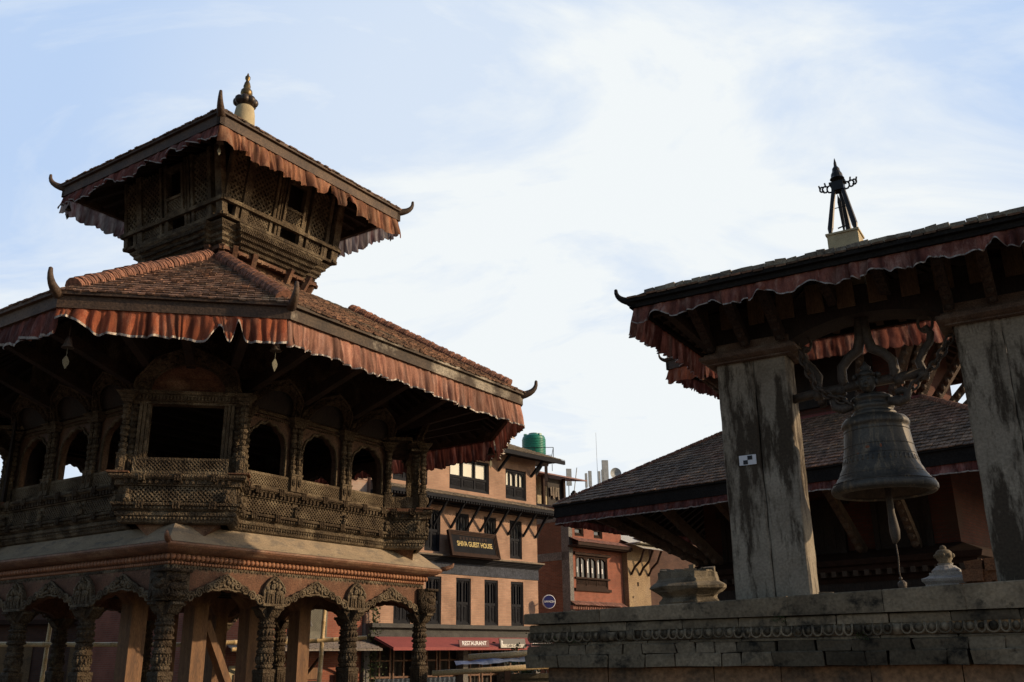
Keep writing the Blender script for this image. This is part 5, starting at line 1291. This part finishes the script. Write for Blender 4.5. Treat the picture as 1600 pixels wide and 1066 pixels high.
edges = [(0,1),(1,2),(2,3),(3,4),(4,5),(2,6),(6,7),(7,8),(2,9),(9,10),(10,11),(0,12),(12,13),(13,14),(0,15),(15,16),(16,17)]
me = skin_body(pts,edges,[.16,.14,.16,.07,.085,.09,.075,.05,.035,.075,.05,.035,.08,.05,.04,.08,.05,.04])
me.materials.append(SKIN); o = bpy.data.objects.new('body', me); COL.objects.link(o); o.parent = pe
m = MB(); m.ball((0,-.1,1.7),.125,12,9,1,1.05,1.1); m.tube([(0,0,1.7),(-.02,.05,1.5),(-.05,.08,1.3)],[.1,.09,.04],8); m.build('hair', HAIR, pe, True)
m = MB(); m.lathe([(.2,.85),(.2,1.0),(.19,1.2),(.215,1.35),(.15,1.44),(.08,1.49)],14,(0,-.05,0),0,1,.75); m.build('shirt', mat('pale_shirt',(.5,.42,.36),(.4,.33,.28),4,.8), pe, True)
# aerials on the skyline, clear of the temple roof
AN = mat('aerial_grey',(.42,.45,.46),(.3,.33,.34),5,.6)
MA = frame(4.35, 58.0, R(12)) @ Matrix.Translation((0,0,-.15))
mast = thing('phone_mast','group of grey phone aerials and a small dish on a rooftop tower behind the temple','mast',MA)
m = MB(); m.box(-1.6,2.6,-.3,2.5,0,11.0); m.build('rooftop_tower', RAWB, mast)
for x,h,w in ((-1.0,1.6,.16),(.1,1.35,.07),(.35,1.5,.1),(.95,1.5,.07),(1.35,2.2,.2),(1.15,1.6,.06)):
    m = MB(); m.tube([(x,0,10.9),(x,0,11.2+h)],.03,5); m.box(x-w,x+w,-.14,-.04,11.2+h*.35,11.2+h); m.box(x-w*.3,x+w*.3,-.04,.04,11.2+h*.5,11.2+h*.6); m.build('aerial_panel', AN, mast)
m = MB(); m.tube([(-.75,0,10.9),(-.45,0,12.9)],.03,5); m.tube([(-1.2,0,12.2),(-.5,0,12.1)],.025,5); m.build('aerial_panel', AN, mast)
m = MB(); m.tube([(.9,.1,10.9),(.9,.1,15.2)],[.02,.008],5); m.build('whip_aerial', AN, mast)
m = MB(); m.M = Matrix.Translation((2.05,0,12.6)) @ Matrix.Rotation(PI/2,4,'X'); m.lathe([(.02,-.1),(.2,-.06),(.34,.02),(.36,.05),(.3,.02),(.05,-.08)],20); m.M = Matrix.Identity(4); m.tube([(2.05,.1,10.9),(2.05,.1,12.6)],.03,5); m.build('dish', AN, mast)

# ================================================================== red house left of the guest house
MRL = frame(.93, 39.99, R(47.3)) @ Matrix.Translation((-8.95,.12,0))
rl = thing('red_corner_house','orange red brick house with broken pale brick top, seen through the pavilion arches','building',MRL)
m = MB(); wall_holes(m,-6.6,0,0,6.6,[(-3.0,-1.5,2.35,4.5),(-1.6,-1.0,7.1,7.5)],0,.3); m.add([(-6.6,.31,0),(0,.31,0),(0,.31,6.6),(-6.6,.31,6.6)],[(0,1,2,3)]); m.add([(-6.6,0,0),(-6.6,7,0),(-6.6,7,6.6),(-6.6,0,6.6)],[(3,2,1,0)]); m.build('brick_wall', REDB, rl)
m = MB(); m.box(-6.6,0,-.15,.4,6.55,6.68); m.box(-6.6,-.05,-.05,.35,6.68,7.6)
x = -6.6
while x < -.1:
    w = rnd.uniform(.3,.8); 
    for q in range(rnd.randint(2,9)): m.jbox(x,min(x+w,-.05),-.04+rnd.uniform(-.02,.02),.34,7.6+q*.09,7.69+q*.09,.012)
    x += w
m.build('broken_upper_wall', RUINB, rl)
w_ = window(rl,-3.0,-1.5,2.35,4.5,2,.5,GRW,GLASSD,y=.02)
m = MB(); m.tube([(-2.95,-.25,3.55),(-1.55,-.25,3.55)],.02,5); m.box(-3.1,-1.4,-.12,0,2.25,2.35); m.build('sill_rail', GRW, w_)
m = MB(); m.add([(-5.6,-1.1,1.95),(.0,-1.1,1.95),(.2,0,2.2),(-5.2,0,2.2),(-5.6,-1.1,1.9),(.0,-1.1,1.9)],[(0,1,2,3),(0,4,5,1)]); tiles(m,(-5.6,-1.1,1.96),(0,-1.1,1.96),(.2,0,2.22),(-5.2,0,2.22),.22,.2,.02); m.build('lean_to_roof', mat('grey_lean_to',(.3,.26,.22),(.2,.17,.15),2,.9), rl)
for x in (-4.6,-3.4,-2.2,-1.0):
    m = MB(); m.beam((x,0,1.2),(x,-.95,1.9),.06,.07); m.build('roof_brace', BRW, rl)
m = MB(); m.box(-5.0,-3.4,-.04,0,.0,1.5); m.build('white_surround', PLAST, rl)
m = MB(); m.box(-4.85,-3.6,-.09,-.04,0,1.25)
for k in range(3):
    for q in range(3): m.box(-4.78+k*.4,-4.48+k*.4,-.11,-.09,.1+q*.38,.42+q*.38)
m.build('panelled_door', mat('door_wood',(.14,.07,.035),(.09,.045,.025),4,.6), rl)
m = MB(); m.box(-2.9,-1.7,-.06,0,1.05,1.4); m.build('shop_board', NEWW, rl)
m = MB(); m.box(-2.9,-1.8,-.04,0,0,1.0); m.box(-1.4,-.2,-.04,0,0,.9); m.build('dark_doorway', DARK, rl)
bd = sign('hanging_board','small orange shop board hanging on the red house beside the creeper','sign',MRL @ Matrix.Translation((-.7,-.15,1.1)),.9,.26,.04,NEWW)
m = MB()
for k in range(5): m.box(-.28+k*.12,-.2+k*.12,-.026,-.02,-.05,.04)
m.build('worn_letters', AWN, bd)
iv = thing('creeper','thin green creeper growing up the joint of the red house and the guest house','plant',MG @ Matrix.Translation((-8.8,-.1,0)))
m = MB(); m.tube([(.1,-.02,0),(.05,-.03,1.5),(.15,-.03,2.6),(.05,-.02,3.6),(.12,-.02,4.4)],.02,5); m.build('stem', BRW, iv)
m = MB()
for k in range(700):
    z = rnd.uniform(.2,4.6); sp = .32 if z < 2.8 else .12
    p = Vector((.1+rnd.gauss(0,sp*.6),-.08+rnd.uniform(-.15,.02),z)); a = Vector((rnd.uniform(-1,1),rnd.uniform(-1,.3),rnd.uniform(-1,.5))).normalized()*rnd.uniform(.05,.1); b_ = a.cross(Vector((rnd.random(),rnd.random(),rnd.random()))).normalized()*.03
    m.add([p,p+a*.5+b_,p+a,p+a*.5-b_],[(0,1,2,3)])
m.build('leaves', LEAF, iv)
# street pole near the red house
sp = thing('utility_pole','grey utility pole with a lamp arm before the red house','pole',frame(-6.62,30.3,.4))
m = MB(); m.tube([(0,0,0),(0,0,3.2)],.09,8); m.tube([(0,0,2.7),(.25,-.1,2.75),(.3,-.1,2.62)],.05,6); m.build('pole_shaft', CONC, sp)

# ================================================================== dark houses and bamboo fence beyond the pavilion on the left
ML = frame(-19.5, 33.0, R(8))
lh = thing('brown_brick_house','shaded brown brick house seen between the left pavilion columns','building',ML)
m = MB(); m.box(-6,7.2,0,6,0,5.4); m.build('brick_wall', DKB, lh)
m = MB(); m.box(-6.2,7.4,-.4,.0,2.9,3.05); m.box(-6.2,7.4,-.25,.0,4.6,4.75); m.build('ledge', BRW, lh)
for x in (-4.5,-2.2,.2,2.6,5.0):
    m = MB(); m.box(x-.5,x+.5,-.06,-.002,3.3,4.4); m.build('window', BRW, lh)
    m = MB(); m.box(x-.6,x+.6,-.06,-.002,0,2.3); m.build('shop_shutter', mat('shutter_wood',(.17,.1,.04),(.09,.055,.025),3,.7), lh)
hl = thing('pink_plaster_house','pale pink brick house at the far left edge of the square','building',frame(-24.5,31.0,R(20)))
m = MB(); m.box(-4,4.0,0,5,0,6.2); m.build('brick_wall', PEACH, hl); m = MB(); m.box(-4,4.1,-.1,0,3.4,3.7); m.build('ledge', BRW, hl)
tp_ = thing('tarpaulin','pale blue tarpaulin sheet hung behind the left bamboo pole','tarpaulin',frame(-15.6,24.5,R(25)))
m = MB(); n = 30
for i in range(n):
    for j in range(8):
        f_ = lambda a,b_: (-1.2+a*2.2/n, .08*math.sin(a*.9+b_*.3)+.03*math.sin(a*2.3), 2.35-b_*.22-.05*math.sin(a*.5))
        m.add([f_(i,j),f_(i,j+1),f_(i+1,j+1),f_(i+1,j)],[(0,1,2,3)])
m.build('sheet', TARPW, tp_, True)
def pole(label,p,q,r=.05):
    P = Vector(p); Q = Vector(q); th = thing('bamboo_pole',label,'pole',Matrix.Translation(P),'bamboo poles of the fence round the pavilion'); d = Q-P
    n = max(4,int(d.length/.32)); pts = []; rr = []
    for i in range(n+1):
        for e,k in ((-.012,1.0),(0,1.14),(.012,1.0)):
            t = i/n+e/d.length
            if 0 <= t <= 1: pts.append(d*t+Vector((.004*math.sin(i*1.7),0,0))); rr.append(r*k*(1-.12*t))
    m = MB(); m.tube(pts,rr,8); m.build('culm', BAMB, th, True)
    m = MB()
    return th
PO = [((-9.95,19.5,0),(-9.72,19.45,2.72),'leftmost upright bamboo pole of the fence behind the pavilion'),
      ((-9.72,20.4,0),(-9.66,20.4,2.75),'second upright bamboo pole from the left behind the pavilion'),
      ((-4.18,21.0,0),(-4.1,21.0,2.75),'upright bamboo pole in front of the red house window'),
      ((-11.6,19.9,2.02),(-6.6,20.3,1.95),'long level bamboo rail tied to the left upright poles'),
      ((-6.2,20.4,1.98),(-4.9,21.2,2.03),'short level bamboo rail seen through the second arch'),
      ((-5.95,20.7,1.86),(-5.2,21.1,1.78),'short sloping bamboo stick under the level rail in the second arch'),
      ((-4.9,20.9,1.98),(-3.2,21.1,2.06),'level bamboo rail before the lean-to of the red house')]
for p,q,l in PO: pole(l,p,q)
# bamboo stall with tarpaulin by the platform, tin fence
MSt = frame(-.55,17.0,R(8)) @ Matrix.Translation((0,0,-.4))
stl = thing('bamboo_stall','low bamboo stall roof covered with blue and clear tarpaulin beside the stone platform','stall',MSt)
m = MB(); m.tube([(-.9,-.3,1.78),(.2,-.32,1.83),(1.6,-.35,1.9)],[.045,.045,.05],8); m.build('front_bar', BAMB, stl, True)
m = MB(); m.tube([(-.25,.2,2.03),(1.7,.2,2.12)],.05,8); m.build('ridge_bar', BAMB, stl, True)
m = MB(); n = 24
f_ = lambda a,b_: (-.5+a*2.2/n, -.25+b_*.2, 1.9+b_*.035+a*.004+.012*math.sin(a*.8+b_*1.3)+.006*math.sin(a*2.1-b_))
for i in range(n):
    for j in range(2): m.add([f_(i,j),f_(i,j+1),f_(i+1,j+1),f_(i+1,j)],[(3,2,1,0)])
m.build('tarpaulin', TARPB, stl, True)
for x in (.35,1.5):
    m = MB(); m.box(x-.05,x+.05,-.4,-.3,0,1.8); m.build('post', BRW, stl)
m = MB(); m.box(.4,1.6,.1,.2,0,1.75)
for k in range(8): m.box(.4,1.6,.06,.1,.9+k*.11,.96+k*.11)
m.build('slatted_side', mat('grey_slats',(.12,.1,.06),(.07,.06,.04),3,.7), stl)
tfn = thing('tin_fence','cream corrugated tin fence panel in front of the restaurant','fence',frame(-1.9,22.0,R(6)))
m = MB(); n = 120; P1 = []; 
for i in range(n): 
    x0 = -1.2+i*1.75/n; x1 = -1.2+(i+1)*1.75/n; y0 = .025*math.sin(i*.9); y1 = .025*math.sin((i+1)*.9); zt0 = 1.2+.03*i/n
    m.add([(x0,y0,0),(x1,y1,0),(x1,y1,zt0),(x0,y0,zt0)],[(0,1,2,3)])
m.build('sheet', CORR, tfn, True)
tu = thing('green_shrub','dark green shrub behind the tin fence in front of the restaurant','plant',frame(.15,24.0,0))
m = MB(); m.tube([(0,0,0),(0,0,1.3)],.03,5); m.build('stem', BRW, tu)
m = MB()
for k in range(500):
    p = Vector((rnd.gauss(0,.22),rnd.gauss(0,.2),1.35+rnd.gauss(0,.25))); a = Vector((rnd.uniform(-1,1),rnd.uniform(-1,1),rnd.uniform(-.6,1))).normalized()*rnd.uniform(.06,.12); b_ = a.cross(Vector((rnd.random(),rnd.random(),rnd.random()))).normalized()*.03
    m.add([p,p+a*.5+b_,p+a,p+a*.5-b_],[(0,1,2,3)])
m.build('leaves', LEAF, tu)
